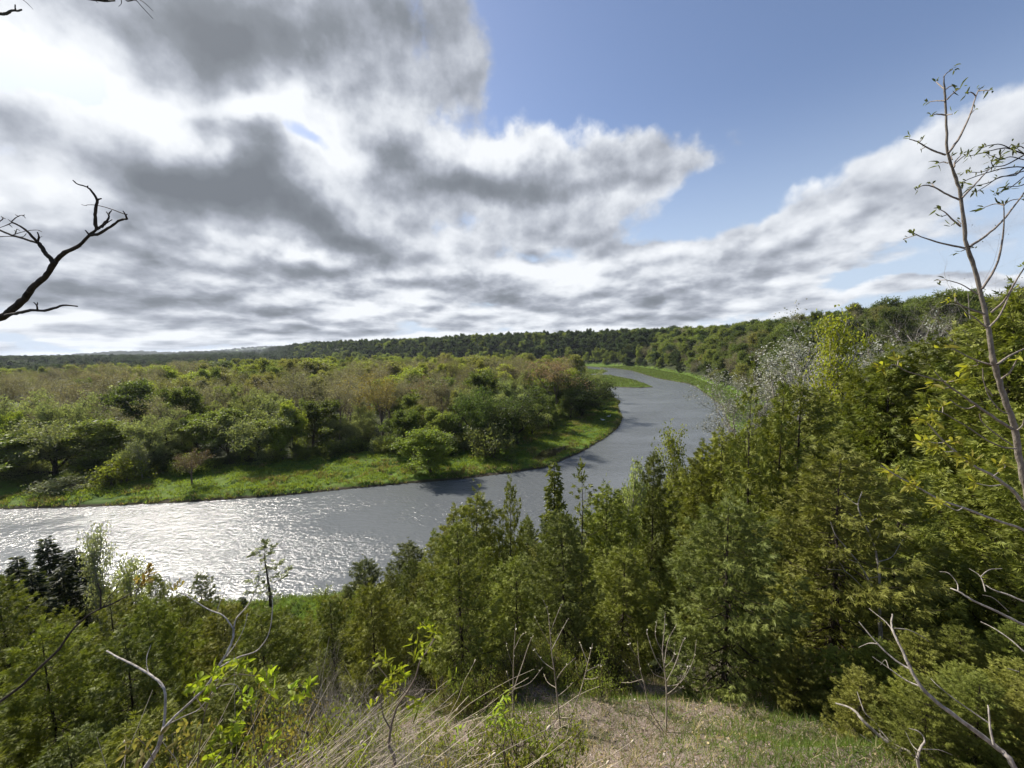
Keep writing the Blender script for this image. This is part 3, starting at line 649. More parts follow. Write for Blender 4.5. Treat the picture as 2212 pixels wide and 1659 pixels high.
def stf(name, lst, lib, color, label, wr=.62):
    if not lst: return
    a = np.array(lst); w = a[:, 3]*wr
    wid = np.mean([WID.get(id(t_), .5) for t_ in lib])
    s_ = np.column_stack([w*(0.65+.7*a[:, 5])/wid, w*(0.65+.7*a[:, 5])/wid, a[:, 3]*(.85+.3*((a[:, 5]*31) % 1))])
    stuff_instances(name, a[:, :2], a[:, 2], a[:, 4], s_, [objs(t_) for t_ in lib], color, label, idx=(a[:, 5]*997).astype(int) % len(lib))
stf('forest', st['green'], FULL, GREEN, 'green trees filling the depth of the floodplain forest')
stf('forest', st['brown'], BARE, BROWN, 'brown budding trees massed in the middle of the floodplain forest')
stf('forest', st['lime'], FULL, LIME, 'bright green canopy along the back of the floodplain forest')
pu = scatter_on(TL, 5.4, 15, grow_=lambda p: 1.0+max(0, (math.hypot(p[0], p[1])-120))/250); ok, _ = inview(pu, 30); pu = pu[ok]; pu = pu[(np.hypot(pu[:, 0], pu[:, 1]) < 420) & (polydist(pu, TL) < -2)]
a = np.column_stack([pu, height(pu)-.3, 1.6+2.2*rng.random(len(pu)), rng.random(len(pu))*6.28, rng.random(len(pu))])
U0 = [put('shrub', SHRB[i_], *gp(60+90*i_, 1046, 1), 3.0/WID[id(SHRB[i_])], 2.2, GREEN, 'low green shrub at the forest edge, nearest the left edge of the picture' if i_ == 0 else ('low green shrub at the forest edge below the first grey-green willow' if i_ == 1 else 'low green shrub at the forest edge left of the brown bush'), 'shrub') for i_ in range(3)]
ob3 = [tuple(o.children) for o in U0]; wsh = np.mean([WID[id(t_)] for t_ in SHRB]); w = a[:, 3]*1.9*(.8+.4*a[:, 5])/wsh
stuff_instances('understorey', a[:, :2], a[:, 2], a[:, 4], np.column_stack([w, w, a[:, 3]]), ob3, (0.115, 0.135, 0.04), 'green understorey filling the gaps between the floodplain trees')
stf('forest', st['dark'], FULL, HILL_SHADED, 'dark green canopy on the plain below the far hills', .7)
# understorey along the tree line
us = []
rngu = np.random.default_rng(8); base = TL[1:16]
for a, b in zip(base[:-1], base[1:]):
    L_ = np.hypot(*(b-a)); nrm_ = np.array([-(b-a)[1], (b-a)[0]])/L_
    for q in np.arange(0, L_, 2.6):
        p_ = a+(b-a)*q/L_+nrm_*(rngu.random()*5+0.8); us.append((p_[0], p_[1], hz(*p_), 1.6+2.6*rngu.random(), rngu.random()*6.28, rngu.random()))
us = [u for u in us if rngu.random() < .8]
for i_, u in enumerate(us[:110]):
    tr_ = SHRB[i_ % 3]
    put('shrub', tr_, u[0], u[1], u[3]*1.5/WID[id(tr_)]*1.0, u[3], (SAGE, GREEN, DGREEN, FRESH)[i_ % 4], '%s low shrub fringing the forest edge, %s' % (CNAME[(SAGE, GREEN, DGREEN, FRESH)[i_ % 4]], LAND[int(np.searchsorted(LANDX, proj(u[0], u[1], 1)[0]))]), 'shrub', 'shrubs along the forest edge', z=u[2])

# ------------------------------------------------------------------ wooded hillside right of the river, and the far bluff
HILL = np.vstack([FOOT[9:19], [(-620, 1260), (-250, 1000), (60, 860), (300, 760), (400, 560), (360, 330), (290, 190), (210, 110), (150, 75)]])
ptsH = scatter_on(HILL, 7.4, 6, grow_=lambda p: 1.0+max(0, (math.hypot(p[0], p[1])-250))/2200)
ok, pxs = inview(ptsH, 60); ptsH = ptsH[ok]; pxs = pxs[ok]
o_ = np.argsort(np.hypot(ptsH[:, 0], ptsH[:, 1])); ptsH = ptsH[o_]; pxs = pxs[o_]; zH = height(ptsH)
nh = 0; sh = {'a': [], 'b': [], 'c': []}; rng = np.random.default_rng(99)
for k in range(len(ptsH)):
    x, y = ptsH[k]; D = math.hypot(x, y); zn = vnoise(ptsH[k:k+1], 60, 4, 2)[0]; h = 12+6*rng.random(); r = rng.random(); f_ = zH[k]
    far = y > 480
    if far:
        kd = 'c' if (f_ > 7 and r < .85) else 'a'
        if f_ <= 4: h = 9+5*rng.random()
    else: kd = 'b' if r < .2 else ('a' if r < .78 else 'c')
    if f_ < 4: h *= .75
    if pxs[k] > 1500 and f_ > 18: h = 12+4*rng.random()
    if not far and nh < 175:
        lib = BARE if kd == 'b' else FULL; tr_ = lib[rng.integers(len(lib))]
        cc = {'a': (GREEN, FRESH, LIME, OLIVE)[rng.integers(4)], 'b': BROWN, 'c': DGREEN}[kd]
        if pxs[k] > 1480 and kd == 'a' and cc in (FRESH, LIME): cc = DGREEN; kd = 'c'  # fresh and lime trees go dark green here: hillside shade put into colour
        lb = {'a': ('leafy_tree', 'spring green tree on the wooded hillside right of the river', 'green trees on the right hillside'), 'b': ('budding_tree', 'brown bare-limbed tree on the wooded hillside right of the river', 'bare trees on the right hillside'), 'c': ('leafy_tree', 'dark green tree on the wooded hillside right of the river', 'dark trees on the right hillside')}[kd]
        lt = '%s %s of the right hillside, %s, %s' % (CNAME[cc], 'bare-limbed tree' if kd == 'b' else 'leafy tree', 'at its foot' if f_ < 6 else 'halfway up' if f_ < 20 else 'on the crest', 'far beyond the bend' if D > 330 else 'left of the white-budded tree' if pxs[k] < 1590 else 'behind the white-budded tree' if pxs[k] < 1790 else 'right of the birch')
        lb = (lb[0], lt, lb[2])
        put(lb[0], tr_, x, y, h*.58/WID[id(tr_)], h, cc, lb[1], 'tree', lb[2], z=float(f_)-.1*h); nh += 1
    else: sh[kd].append((x, y, f_-(.2*h if f_ > 5 else .08*h), h*(1.12 if f_ > 5 else 1), rng.random()*6.28, rng.random()))
print('hillside', nh, {k: len(v) for k, v in sh.items()})
stf('forest', sh['a'], FULL, GREEN, 'lighter green trees along the foot of the far wooded bluff', .7)
stf('forest', sh['b'], BARE, BROWN, 'brownish trees scattered on the wooded bluff')
stf('forest', sh['c'], FULL, HILL_SHADED, 'dark green forest covering the far bluff across the river, cloud shadow put into its colour', .7)
# distant ridges
rng = np.random.default_rng(123); lst = []; 
for rj, wj, prof, ch in RIDGES:
    n_ = {1500: 2600, 3200: 3200, 6500: 2600}[rj]
    az = R(-56)+rng.random(n_)*R(50); r_ = rj-wj*1.2+rng.random(n_)*wj*1.5
    p_ = np.column_stack([r_*np.sin(az), r_*np.cos(az)]); z_ = height(p_, False)
    s_ = {1500: 1.15, 3200: 2.0, 6500: 3.0}[rj]
    for q, zq in zip(p_, z_): lst.append((q[0], q[1], zq-1, 13*s_**.35*(.6+.8*rng.random()), rng.random()*6.28, rng.random(), s_))
a = np.array(lst); wid = np.mean([WID[id(t_)] for t_ in FULL]); w = 13*.95*a[:, 6]*(.8+.4*a[:, 5])/wid
stuff_instances('distant_forest', a[:, :2], a[:, 2], a[:, 4], np.column_stack([w, w, a[:, 3]]), [objs(t_) for t_ in FULL[:2]], (0.035, 0.055, 0.02), 'woods covering the low hills along the horizon')
#SPLIT_FAR
# ------------------------------------------------------------------ cedars and the rest of the near slope
CED = [cedar(200, 7, 3.0, 170, 62, .135, .024, pw=.46), cedar(201, 7, 2.6, 170, 62, .135, .024, pw=.40), cedar(202, 7, 3.1, 150, 54, .135, .024, openness=.15, dead=34, pw=.5),
       cedar(203, 7, 2.8, 180, 60, .13, .023, pw=.56), cedar(204, 7, 2.3, 120, 46, .14, .025, openness=.34, base=.15, dead=40, pw=.48)]
CEDN = [cedar(210, 5, 2.8, 150, 88, .115, .018, pw=.42, base=.02), cedar(211, 5, 2.5, 150, 84, .115, .018, openness=.16, base=.02, dead=34, pw=.40), cedar(212, 5, 3.0, 160, 84, .115, .019, pw=.5, base=.02)]
THIN = [cedar(220, 7, 1.7, 46, 9, .17, .04, openness=.25, base=.45, pw=.35, dead=34)]
SPR = [spruce(230, 8, 3.8, 190, 110, .26, .080), spruce(231, 8, 3.4, 180, 110, .26, .080)]
OLV = (0.185, 0.208, 0.036); OLV2 = (0.205, 0.212, 0.042); CDK = (0.120, 0.145, 0.034); CFR = (0.180, 0.215, 0.038); SPD = (0.032, 0.046, 0.022)
CSZ = {}
for k_ in CED: CSZ[id(k_)] = 7
for k_ in CEDN: CSZ[id(k_)] = 5
for k_ in THIN: CSZ[id(k_)] = 7
for k_ in SPR: CSZ[id(k_)] = 8
def hit(px, py, y0=1.5, y1=140):
    d = vd(px, py); ys = np.geomspace(y0, y1, 240); X = d[0]/d[1]*ys; Zr = H+d[2]/d[1]*ys; g_ = height(np.column_stack([X, ys])); i = np.argmax(g_ > Zr)
    if not (g_ > Zr).any(): return None
    return X[i], ys[i], g_[i]
def find_top(px, py, h, y0=2.5, y1=150):
    d = vd(px, py); ys = np.geomspace(y0, y1, 300); X = d[0]/d[1]*ys; Zr = H+d[2]/d[1]*ys; g_ = height(np.column_stack([X, ys])); gap = Zr-g_
    i = int(np.argmax(gap >= h)) if (gap >= h).any() else int(np.argmax(gap)); return X[i], ys[i], g_[i], gap[i]
taken = []
def top_tree(px, py, h, tr_, color, name, label, cat='tree', wpx=None, group=None, depth=None):
    if depth is None: x, y, zb, gap = find_top(px, py, h)
    else:
        d = vd(px, py); y = depth; x = d[0]/d[1]*y; zb = hz(x, y); gap = H+d[2]/d[1]*y-zb
    n = CSZ.get(id(tr_), 1); sz = gap/n
    if wpx: sx = wpx/FPX*y/WID[id(tr_)] if id(tr_) in WID else wpx/FPX*y/wnat(tr_)
    else: sx = sz
    taken.append((x, y, 1.0)); return put(name, tr_, x, y, sx, sz, color, label, cat, group, z=zb)
_wn = {}
def wnat(t_):
    if id(t_) not in _wn: _wn[id(t_)] = crown_w(t_)
    return _wn[id(t_)]
C_ = 'cedar_tree'; S_ = 'spruce_tree'
top_tree(36, 1203, 8.5, SPR[0], SPD, S_, 'dark spruce at the far left edge against the glittering water', wpx=120)
top_tree(98, 1163, 9.5, SPR[1], SPD, S_, 'tallest of the dark spruces at the left, pointed top over the river', wpx=120)
top_tree(158, 1186, 9, SPR[0], SPD, S_, 'dark spruce right of the tallest one in the left clump', wpx=120)
top_tree(8, 1245, 8, SPR[1], SPD, S_, 'low dark spruce cut off by the left edge', wpx=130)
for a_, b_, c_, l_ in ((66, 1232, 160, 'between the two tallest spruces'), (132, 1222, 150, 'in front of the tallest spruce'), (186, 1262, 130, 'at the right end of the dark clump'), (0, 1300, 170, 'at the bottom left of the dark clump'), (100, 1290, 170, 'low in the middle of the dark clump')):
    top_tree(a_, b_, 7.5, SPR[0], SPD, S_, 'dense dark spruce '+l_, wpx=c_)
top_tree(190, 1148, 9, SLIM[0], PALE, 'young_tree', 'pale thin-leaved young tree against the water beside the dark spruces', wpx=62)
top_tree(272, 1198, 8, SLIM[1], SAGE, 'young_tree', 'pale green young tree with a see-through crown left of the leafy branch tip', wpx=60)
top_tree(330, 1248, 7, CED[0], OLV, C_, 'broad cedar behind the branch with reddish young leaves')
top_tree(430, 1244, 7.5, CED[2], CDK, C_, 'cedar with an open crooked top between the two bare forked branches', wpx=95)
top_tree(524, 1290, 7, SPR[0], SPD, S_, 'small dark spruce low beside the grassy river edge', wpx=62)
top_tree(576, 1180, 8.5, THIN[0], CDK, C_, 'thin tall cedar with a bare stem and a small tuft, standing over the water', wpx=72)
top_tree(690, 1268, 6, SLIM[0], FRESH, 'young_tree', 'small fresh green young tree beside the grassy river edge', wpx=34)
top_tree(786, 1213, 7.5, CED[1], CDK, C_, 'dark rounded cedar beside the river, left of the pointed cedars', wpx=80)
top_tree(840, 1240, 7.5, CED[3], OLV, C_, 'olive cedar between the dark rounded one and the double-topped one')
top_tree(882, 1178, 8, CED[0], CDK, C_, 'broad dense cedar with a pointed top over mid river', wpx=110)
top_tree(938, 1150, 8, CED[2], OLV, C_, 'thin-topped cedar right of the broad dense one, against the river')
top_tree(985, 1108, 8.5, CED[3], OLV2, C_, 'yellowish cedar with a ragged blunt top against the river')
top_tree(1030, 1078, 8.5, CED[1], OLV, C_, 'tall cedar on the skyline left of the dark pointed spruce')
top_tree(1100, 1048, 9, CED[2], OLV, C_, 'sparse grey-green cedar top beside the dark pointed spruce', wpx=100)
top_tree(1197, 997, 10.5, SPR[1], CDK, S_, 'tall dark pointed spruce standing up against the middle of the river', wpx=105)
top_tree(1256, 1028, 9, THIN[0], OLV, C_, 'slender cedar with a small tufted top right of the pointed spruce', wpx=70)
top_tree(1320, 1062, 8.5, CED[0], OLV, C_, 'rounded cedar below the river bend, right of the slender cedar')
top_tree(1362, 996, 9.5, SLIM[1], SAGE, 'young_tree', 'pale green aspen top left of the taller slim aspen', wpx=48)
top_tree(1410, 985, 9.5, CED[1], CDK, C_, 'dark cedar between the two pale aspens', wpx=90)
top_tree(1463, 924, 12, SLIM[0], LIME, 'aspen_tree', 'slim pale green aspen rising against the river', wpx=62)
top_tree(1522, 968, 9, CED[3], OLV, C_, 'cedar right of the slim aspen at the edge of the water')
top_tree(1570, 940, 9, CED[0], OLV, C_, 'cedar at the river edge left of the two thin-topped cedars')
top_tree(1627, 836, 8, CED[4], OLV, C_, 'thin-topped cedar with a bare dark stem, left of its twin', wpx=130)
top_tree(1692, 828, 8, CED[4], OLV, C_, 'thin-topped cedar with a bare dark stem, right of its twin', wpx=120)
# the birch, the white-budded aspens and the grey leafless trees
BUDW = [broad('bare', 300+i, 6000, .125, .085, .22, hgt=11, leaf=WHITE, bark=BARKG, wid=1.2) for i in range(2)]
TWG = [broad('twig', 310+i, 500, .05, .03, .05, hgt=10, leaf=WHITE, bark=BARKG, wid=1.3) for i in range(2)]
for t_ in BUDW+TWG: WID[id(t_)] = crown_w(t_)
WHT = (0.33, 0.33, 0.285)
top_tree(1718, 672, 13, BUDW[0], WHT, 'white_budded_tree', 'pale leafless tree covered in whitish buds, left of the bright birch', wpx=255, depth=46)
top_tree(1780, 740, 10, BUDW[1], WHT, 'white_budded_tree', 'smaller whitish budded tree touching the left side of the birch', wpx=120, depth=50)
top_tree(1612, 795, 7, BUDW[1], WHT, 'white_budded_bush', 'white-budded bush at the river edge below the pale leafless tree', 'bush', wpx=120, depth=52)
top_tree(1824, 668, 12, SLIM[1], (0.31, 0.315, 0.040), 'birch_tree', 'narrow bright yellow-green birch with a white trunk', wpx=92, depth=30)
top_tree(1800, 800, 9, SLIM[0], LIME, 'birch_tree', 'short bright green birch at the foot of the white-trunked birch', wpx=100, depth=31)
top_tree(1975, 640, 9, TWG[0], (0.2, 0.19, 0.13), 'bare_tree', 'grey leafless tree with fine twigs left of the tall sapling', wpx=190, depth=30)
top_tree(2140, 500, 11, TWG[1], (0.2, 0.19, 0.13), 'bare_tree', 'large grey leafless tree with a net of twigs behind the tall sapling', wpx=330, depth=19)
top_tree(2030, 690, 8, BUDW[0], (0.35, 0.36, 0.3), 'white_budded_tree', 'white-budded tree behind the yellow leaf sprays of the right-hand branch', wpx=180, depth=26)
for (px, ty, h, v, c_, lb) in [(1742, 842, 8, 0, OLV, 'cedar below the white-budded tree'), (1880, 800, 9, 1, OLV, 'cedar just right of the birch trunk'), (1925, 765, 9, 3, OLV, 'bright cedar on the skyline under the grey leafless tree'),
        (1990, 745, 9, 0, CFR, 'dense cedar under the white-budded tree behind the sapling'), (2070, 730, 9, 3, OLV, 'dense cedar left of the sapling stem on the right skyline'), (2140, 690, 8.5, 0, CDK, 'tall dark cedar behind the sapling stem'), (2205, 640, 8.5, 1, OLV, 'tall cedar cut off by the right edge below the dark twigs'), (2290, 620, 8.5, 0, CDK, 'tall cedar mostly outside the right edge')]:
    top_tree(px, ty, h, CED[v], c_, C_, lb)
ENV = np.array([(-200, 1260), (0, 1255), (60, 1215), (200, 1265), (300, 1265), (400, 1285), (500, 1300), (545, 1312), (640, 1318), (710, 1305), (760, 1255), (830, 1260), (880, 1215), (930, 1190), (980, 1140), (1030, 1110), (1100, 1090), (1160, 1100), (1230, 1110), (1300, 1085), (1360, 1045), (1420, 1030), (1500, 1000), (1560, 975), (1600, 930), (1700, 900), (1800, 885), (1850, 850), (1900, 815), (1950, 780), (2060, 770), (2120, 730), (2212, 670), (2400, 640)])
BASE = np.array([(-900, 3200), (420, 3000), (620, 1760), (760, 1640), (900, 1580), (1050, 1520), (1230, 1500), (1300, 1505), (1500, 1500), (1660, 1500), (1720, 1520), (1820, 1640), (1900, 1800), (2600, 2400)])
SL = np.array([(-70, 24), (-45, 27), (-25, 31), (0, 35), (14, 43), (28, 58), (44, 82), (64, 114), (110, 90), (60, 30), (30, 5), (14, 1.2), (7, 1.5), (-1, 3), (-3, 2.2), (-12, 1.5), (-30, 3)])
pc = scatter_on(SL, 1.4, 31, grow_=lambda p: (.92+.036*max(0, math.hypot(p[0], p[1])-8)))
ok, pxc = inview(pc, 160); pc = pc[ok]
o_ = np.argsort(np.hypot(pc[:, 0], pc[:, 1])); pc = pc[o_]; zc_ = height(pc); rng = np.random.default_rng(5); nc_ = 0; late = []
for k in range(len(pc)):
    x, y = pc[k]; zb = zc_[k]; D = math.hypot(x, y); bx, by_ = proj(x, y, zb)
    if by_ > np.interp(bx, BASE[:, 0], BASE[:, 1]): continue
    if any((x-q[0])**2+(y-q[1])**2 < 1.2 for q in taken): continue
    if 2.6 > D: continue
    if x > 2 and y < 4.2: continue
    h = min(2.0+.22*max(0, D-6)+1.4*rng.random(), 10)
    if x > 5: h *= 1.25
    env = np.interp(bx, ENV[:, 0], ENV[:, 1])+rng.random()*26
    # lower the tree until its tip stays under the skyline of the slope
    d = vd(bx, env); zt = H+d[2]/d[1]*y; h = min(h, zt-zb)
    if h < 1.5: continue
    near_ = D < 15; lib = CEDN if near_ else CED; w_ = rng.random(); tr_ = lib[rng.integers(3 if near_ else 5)]
    c_ = (OLV, OLV2, OLV, CFR, CDK)[rng.integers(5)]; s_ = h/CSZ[id(tr_)]; sx = s_*(.85+.25*rng.random())*(1.15 if h < 4 else 1.0)
    if nc_ < 268:
        zone = {OLV: 'olive ', OLV2: 'yellowish ', CFR: 'fresh green ', CDK: 'dark green '}[c_]+('short ' if h < 3.2 else 'medium-sized ' if h < 5 else 'tall ')+('young cedar at the top of the slope, close to the gravel clearing' if near_ else ('cedar in the thicket on the left half of the slope' if bx < 1106 else 'cedar in the thicket on the right half of the slope'))
        put(C_, tr_, x, y, sx, s_, c_, zone, 'tree', 'young cedars near the clearing' if near_ else ('cedars on the left of the slope' if bx < 1106 else 'cedars on the right of the slope'), z=zb); nc_ += 1
    else: late.append((x, y, zb, h, rng.random()*6.28, rng.random()))
for i_, (px, py, dd_, lb_) in enumerate([(1725, 1478, 4.6, 'at the right edge of the clearing'), (1800, 1470, 4.6, 'behind the tip of the thick pale bough'), (1890, 1430, 4.6, 'behind the fork of the long grey bough'), (1985, 1400, 4.5, 'under the bare white branches'), (2080, 1370, 4.4, 'near the right edge, middle height'), (2190, 1330, 4.3, 'cut off by the right edge'),
        (1850, 1575, 3.9, 'beneath the thick pale bough'), (1960, 1560, 3.8, 'between the two long boughs'), (2080, 1540, 3.7, 'behind the lower end of the long grey bough'), (2200, 1520, 3.6, 'in the lower right corner'), (1990, 1640, 3.15, 'under the middle of the long grey bough'), (2110, 1600, 3.1, 'above the foot of the long grey bough'), (2230, 1560, 3.0, 'at the very corner, lowest right')]):
    d = vd(px, py); y = dd_; x = d[0]/d[1]*y; zb = hz(x, y); h = max(H+d[2]/d[1]*y-zb, .9); h = min(h, 3.4)
    put('cedar_bush', CEDN[i_ % 3], x, y, h/5*(1.35 if h < 2 else 1.05), h/5, (OLV2, OLV, CFR)[i_ % 3], 'low bushy cedar '+lb_, 'bush', z=zb-.1)
print('cedars', nc_, len(late), 'of', len(pc))
firsts.clear()
for o in bpy.data.objects:
    if o.data is not None and o.data.name.startswith(('crown', 'trunk')): firsts.setdefault(o.data.name, o)
if late:
    a = np.array(late); s_ = a[:, 3]/7; stuff_instances('cedar_thicket', a[:, :2], a[:, 2], a[:, 4], np.column_stack([s_*1.1, s_*1.1, s_]), [objs(CED[0]), objs(CED[1]), objs(CED[3])], OLV, 'cedars filling the far end of the slope down to the river')
#SPLIT_SLOPE
# ------------------------------------------------------------------ grass and litter
rng = np.random.default_rng(61)
def blades(name, P0, L, Wd, lean, color, mat, label, cat='grass', per=1, curve=.35):
    n = len(P0); a = rng.normal(size=(n, 3))*lean+np.array([0, 0, 1]); a /= np.linalg.norm(a, axis=1)[:, None]
    b = rng.normal(size=(n, 3)); b[:, 2] *= .2; b = np.cross(a, b); b /= np.linalg.norm(b, axis=1)[:, None]+1e-9
    Ls = (L*(.5+rng.random(n)))[:, None]; bend = np.column_stack([rng.normal(size=(n, 2)), np.zeros(n)])*curve*Ls
    w = Wd*(.6+.8*rng.random(n))[:, None]; m1 = P0+a*Ls*.55+bend*.3; tip = P0+a*Ls+bend
    v = np.stack([P0-b*w, P0+b*w, m1+b*w*.7, m1-b*w*.7, tip], 1).reshape(-1, 3); q = np.arange(n)*5
    g = Geo(); g.add(v, np.column_stack([q, q+1, q+2, q+3])); g.F3.append(np.column_stack([q+3, q+2, q+4]))
    o = link(name, g.mesh(name, mat), color=color); tag(o, label, cat, kind='stuff'); return o
def bankpts(n, poly, smin, smax, ff=None):
    lo = poly.min(0); hi = poly.max(0); p = rng.random((n, 2))*(hi-lo)+lo; ok, _ = inview(p, 40); p = p[ok]; s_ = polydist(p, RIVER); k = (s_ > smin) & (s_ < smax); p = p[k]
    if ff is not None: p = p[ff(p)]
    return np.column_stack([p, height(p)])
BK = np.array([(-90, 55), (60, 55), (60, 240), (-90, 240)], float)
t0 = bankpts(150000, BK, 0.1, 26, lambda p: (polydist(p, TL) > -3) & (polydist(p, POND) > 0.2) & (vnoise(p*np.array([.55, 1.0]), 1.7, 11) > .38))
P0 = np.repeat(t0, 5, 0); P0[:, :2] += rng.normal(size=(len(P0), 2))*.16
blades('bank_grass', P0, .42, .045, .40, (0.160, 0.205, 0.038), LEAF, 'bright green tussocky grass covering the far bank down to the water')
t3 = t0[(vnoise(t0[:, :2], 4.5, 33, 3) > .60) | ((polydist(t0[:, :2], RIVER) < 1.3) & (rng.random(len(t0)) < .5))]; P0 = np.repeat(t3, 4, 0); P0[:, :2] += rng.normal(size=(len(P0), 2))*.18
blades('dry_grass', P0, .50, .05, .45, (0.24, 0.19, 0.10), DRY, 'patches of dull brown dead grass on the far bank and along its water edge')
t1 = bankpts(60000, np.array([(55, 120), (240, 120), (240, 470), (55, 470)], float), 0.2, 40, lambda p: (polydist(p, footpoly) > -2))
P0 = np.repeat(t1, 4, 0); P0[:, :2] += rng.normal(size=(len(P0), 2))*.35
blades('bank_grass', P0, .6, .12, .45, (0.115, 0.145, 0.045), LEAF, 'green grass strip along the right bank and the low bar')
t2 = bankpts(40000, np.array([(-45, 28), (20, 28), (20, 60), (-45, 60)], float), -1, 60, lambda p: polydist(p, RIVER) > .1)
P0 = np.repeat(t2, 4, 0); P0[:, :2] += rng.normal(size=(len(P0), 2))*.12
blades('bank_grass', P0, .38, .025, .4, (0.120, 0.155, 0.040), LEAF, 'small patch of grass at the near water edge beyond the cedars')
# clearing at the top of the slope
def clr(n, x0, x1, y0, y1, seed=0):
    p = rng.random((n, 2))*[x1-x0, y1-y0]+[x0, y0]; z = height(p); v = np.column_stack([p, z-H]); w = v@cF; px = 1106+FPX*(v@cR)/w; py = 829.5-FPX*(v@cU)/w
    k = (px > -60) & (px < 2270) & (py > 1380) & (py < 1760); return np.column_stack([p, z])[k], px[k], py[k]
q, px, py = clr(330000, -5, 9, 1.2, 10)
nz = vnoise(q[:, :2], .9, 71, 3)
wr = .22+1.1*sst(px, 1400, 1850)*sst(py, 1480, 1570)+.5*sst(nz, .5, .62)
k = rng.random(len(q)) < wr*.75; g0 = q[k]
blades('grass', g0, .085, .0032, .45, (0.135, 0.185, 0.045), LEAF, 'short green grass on the gravelly clearing at the top of the slope')
k = rng.random(len(q)) < .10+.12*sst(nz, .45, .3); g1 = q[k]
blades('dry_grass', g1, .11, .0030, .75, (0.46, 0.38, 0.25), DRY, 'short dry straw-coloured grass scattered over the clearing')
q, px, py = clr(60000, -5, 9, 1.2, 10); nz = vnoise(q[:, :2], .9, 71, 3)
k = rng.random(len(q)) < .42*sst(nz, .62, .4)+.05; c0 = q[k]+[0, 0, .008]
lg = Geo(); lg.leaves(c0, .035, .022, rng, None, 1, None); o = link('leaf_litter', lg.mesh('leaf_litter', DRY), color=(0.42, 0.33, 0.25)); tag(o, 'pale dead leaves and wood chips strewn over the gravel', 'leaf litter', kind='stuff')
g = Geo(); k = rng.random(len(q)) < .16; c0 = q[k]; nn = len(c0)
oc = np.array([(1, 0, 0), (-1, 0, 0), (0, 1, 0), (0, -1, 0), (0, 0, 1), (0, 0, -.6)], float); of = np.array([(0, 2, 4), (2, 1, 4), (1, 3, 4), (3, 0, 4), (2, 0, 5), (1, 2, 5), (3, 1, 5), (0, 3, 5)])
v = (oc[None]*(rng.random((nn, 1, 3))*.6+.5)*(.006+.016*rng.random((nn, 1, 1))**2)+rng.normal(size=(nn, 6, 3))*.0015+c0[:, None]).reshape(-1, 3)
g.add(v, (of[None]+np.arange(nn)[:, None, None]*6).reshape(-1, 3))
STONE = barkmat('stone', (0.20, 0.16, 0.13), (0.50, 0.44, 0.40), 4)
tag(link('gravel', g.mesh('gravel', STONE)), 'small pinkish grey stones on the bare ground of the clearing', 'gravel', kind='stuff')
# long dry stems leaning to the right, lower left of centre
q = rng.random((5200, 2))*[5.6, 2.9]+[-4.2, 1.75]; zq = height(q); q = np.column_stack([q, zq]); w_ = (q-[0, 0, H])@cF; px = 1106+FPX*((q-[0, 0, H])@cR)/w_
k = (px > -150) & (px < 1190) & (rng.random(len(q)) < np.interp(px, [-150, 100, 500, 700, 950, 1190], [.7, 1, .9, .30, .25, .05])); q = q[k][:720]
g = Geo()
for p in q:
    L = .35+.75*rng.random()**1.3+(.5 if p[0] < -.9 else 0); a = np.array([.55+.5*rng.random(), .15*rng.normal(), .55+.55*rng.random()]) if rng.random() < .6 else rng.normal(size=3)+[0, 0, .8]
    a /= np.linalg.norm(a); s = np.linspace(0, 1, 6)[:, None]
    pts = p+a*s*L+np.array([.25, 0, -.25])*(s**2)*L*rng.random()+rng.normal(size=(6, 3))*.008
    g.tube(pts, np.linspace(.0036, .0016, 6), 3)
    if rng.random() < .22:
        e = pts[-1]; g.tube([e-a*.01, e+a*.006, e+a*.022, e+a*.03], [.002, .009, .008, .001], 5)
STRAW = barkmat('straw', (0.32, 0.26, 0.19), (0.62, 0.54, 0.42), 5)
tag(link('dry_stems', g.mesh('dry_stems', STRAW)), 'tangle of long dry stems and seed heads leaning to the right', 'dry stems', kind='stuff')

# ------------------------------------------------------------------ foreground branches and young trees
def spl(P, n=4):
    P = np.asarray(P, float); Q = np.vstack([2*P[0]-P[1], P, 2*P[-1]-P[-2]]); out = []
    for i in range(1, len(Q)-2):
        for t_ in np.linspace(0, 1, n, endpoint=False):
            a, b, c, d = Q[i-1:i+3]; out.append(.5*((2*b)+(-a+c)*t_+(2*a-5*b+4*c-d)*t_*t_+(-a+3*b-3*c+d)*t_**3))
    out.append(P[-1]); return np.array(out)
def limb(g, pts, d0, d1, w0, w1, k=6, jit=.12, smooth_=4):
    """a limb through points of the view at depth d0..d1 (metres); w = width in photo px"""
    n = len(pts); dd = np.linspace(d0, d1, n); W3 = spl([dp(px, py, d_) for (px, py), d_ in zip(pts, dd)], smooth_); m_ = len(W3)
    D_ = np.linspace(d0, d1, m_); r_ = np.linspace(w0, w1, m_)/2/FPX*D_
    W3 = W3+rng.normal(size=W3.shape)*r_[:, None]*jit; g.tube(W3, r_*(1+rng.normal(size=m_)*.05), k); return W3
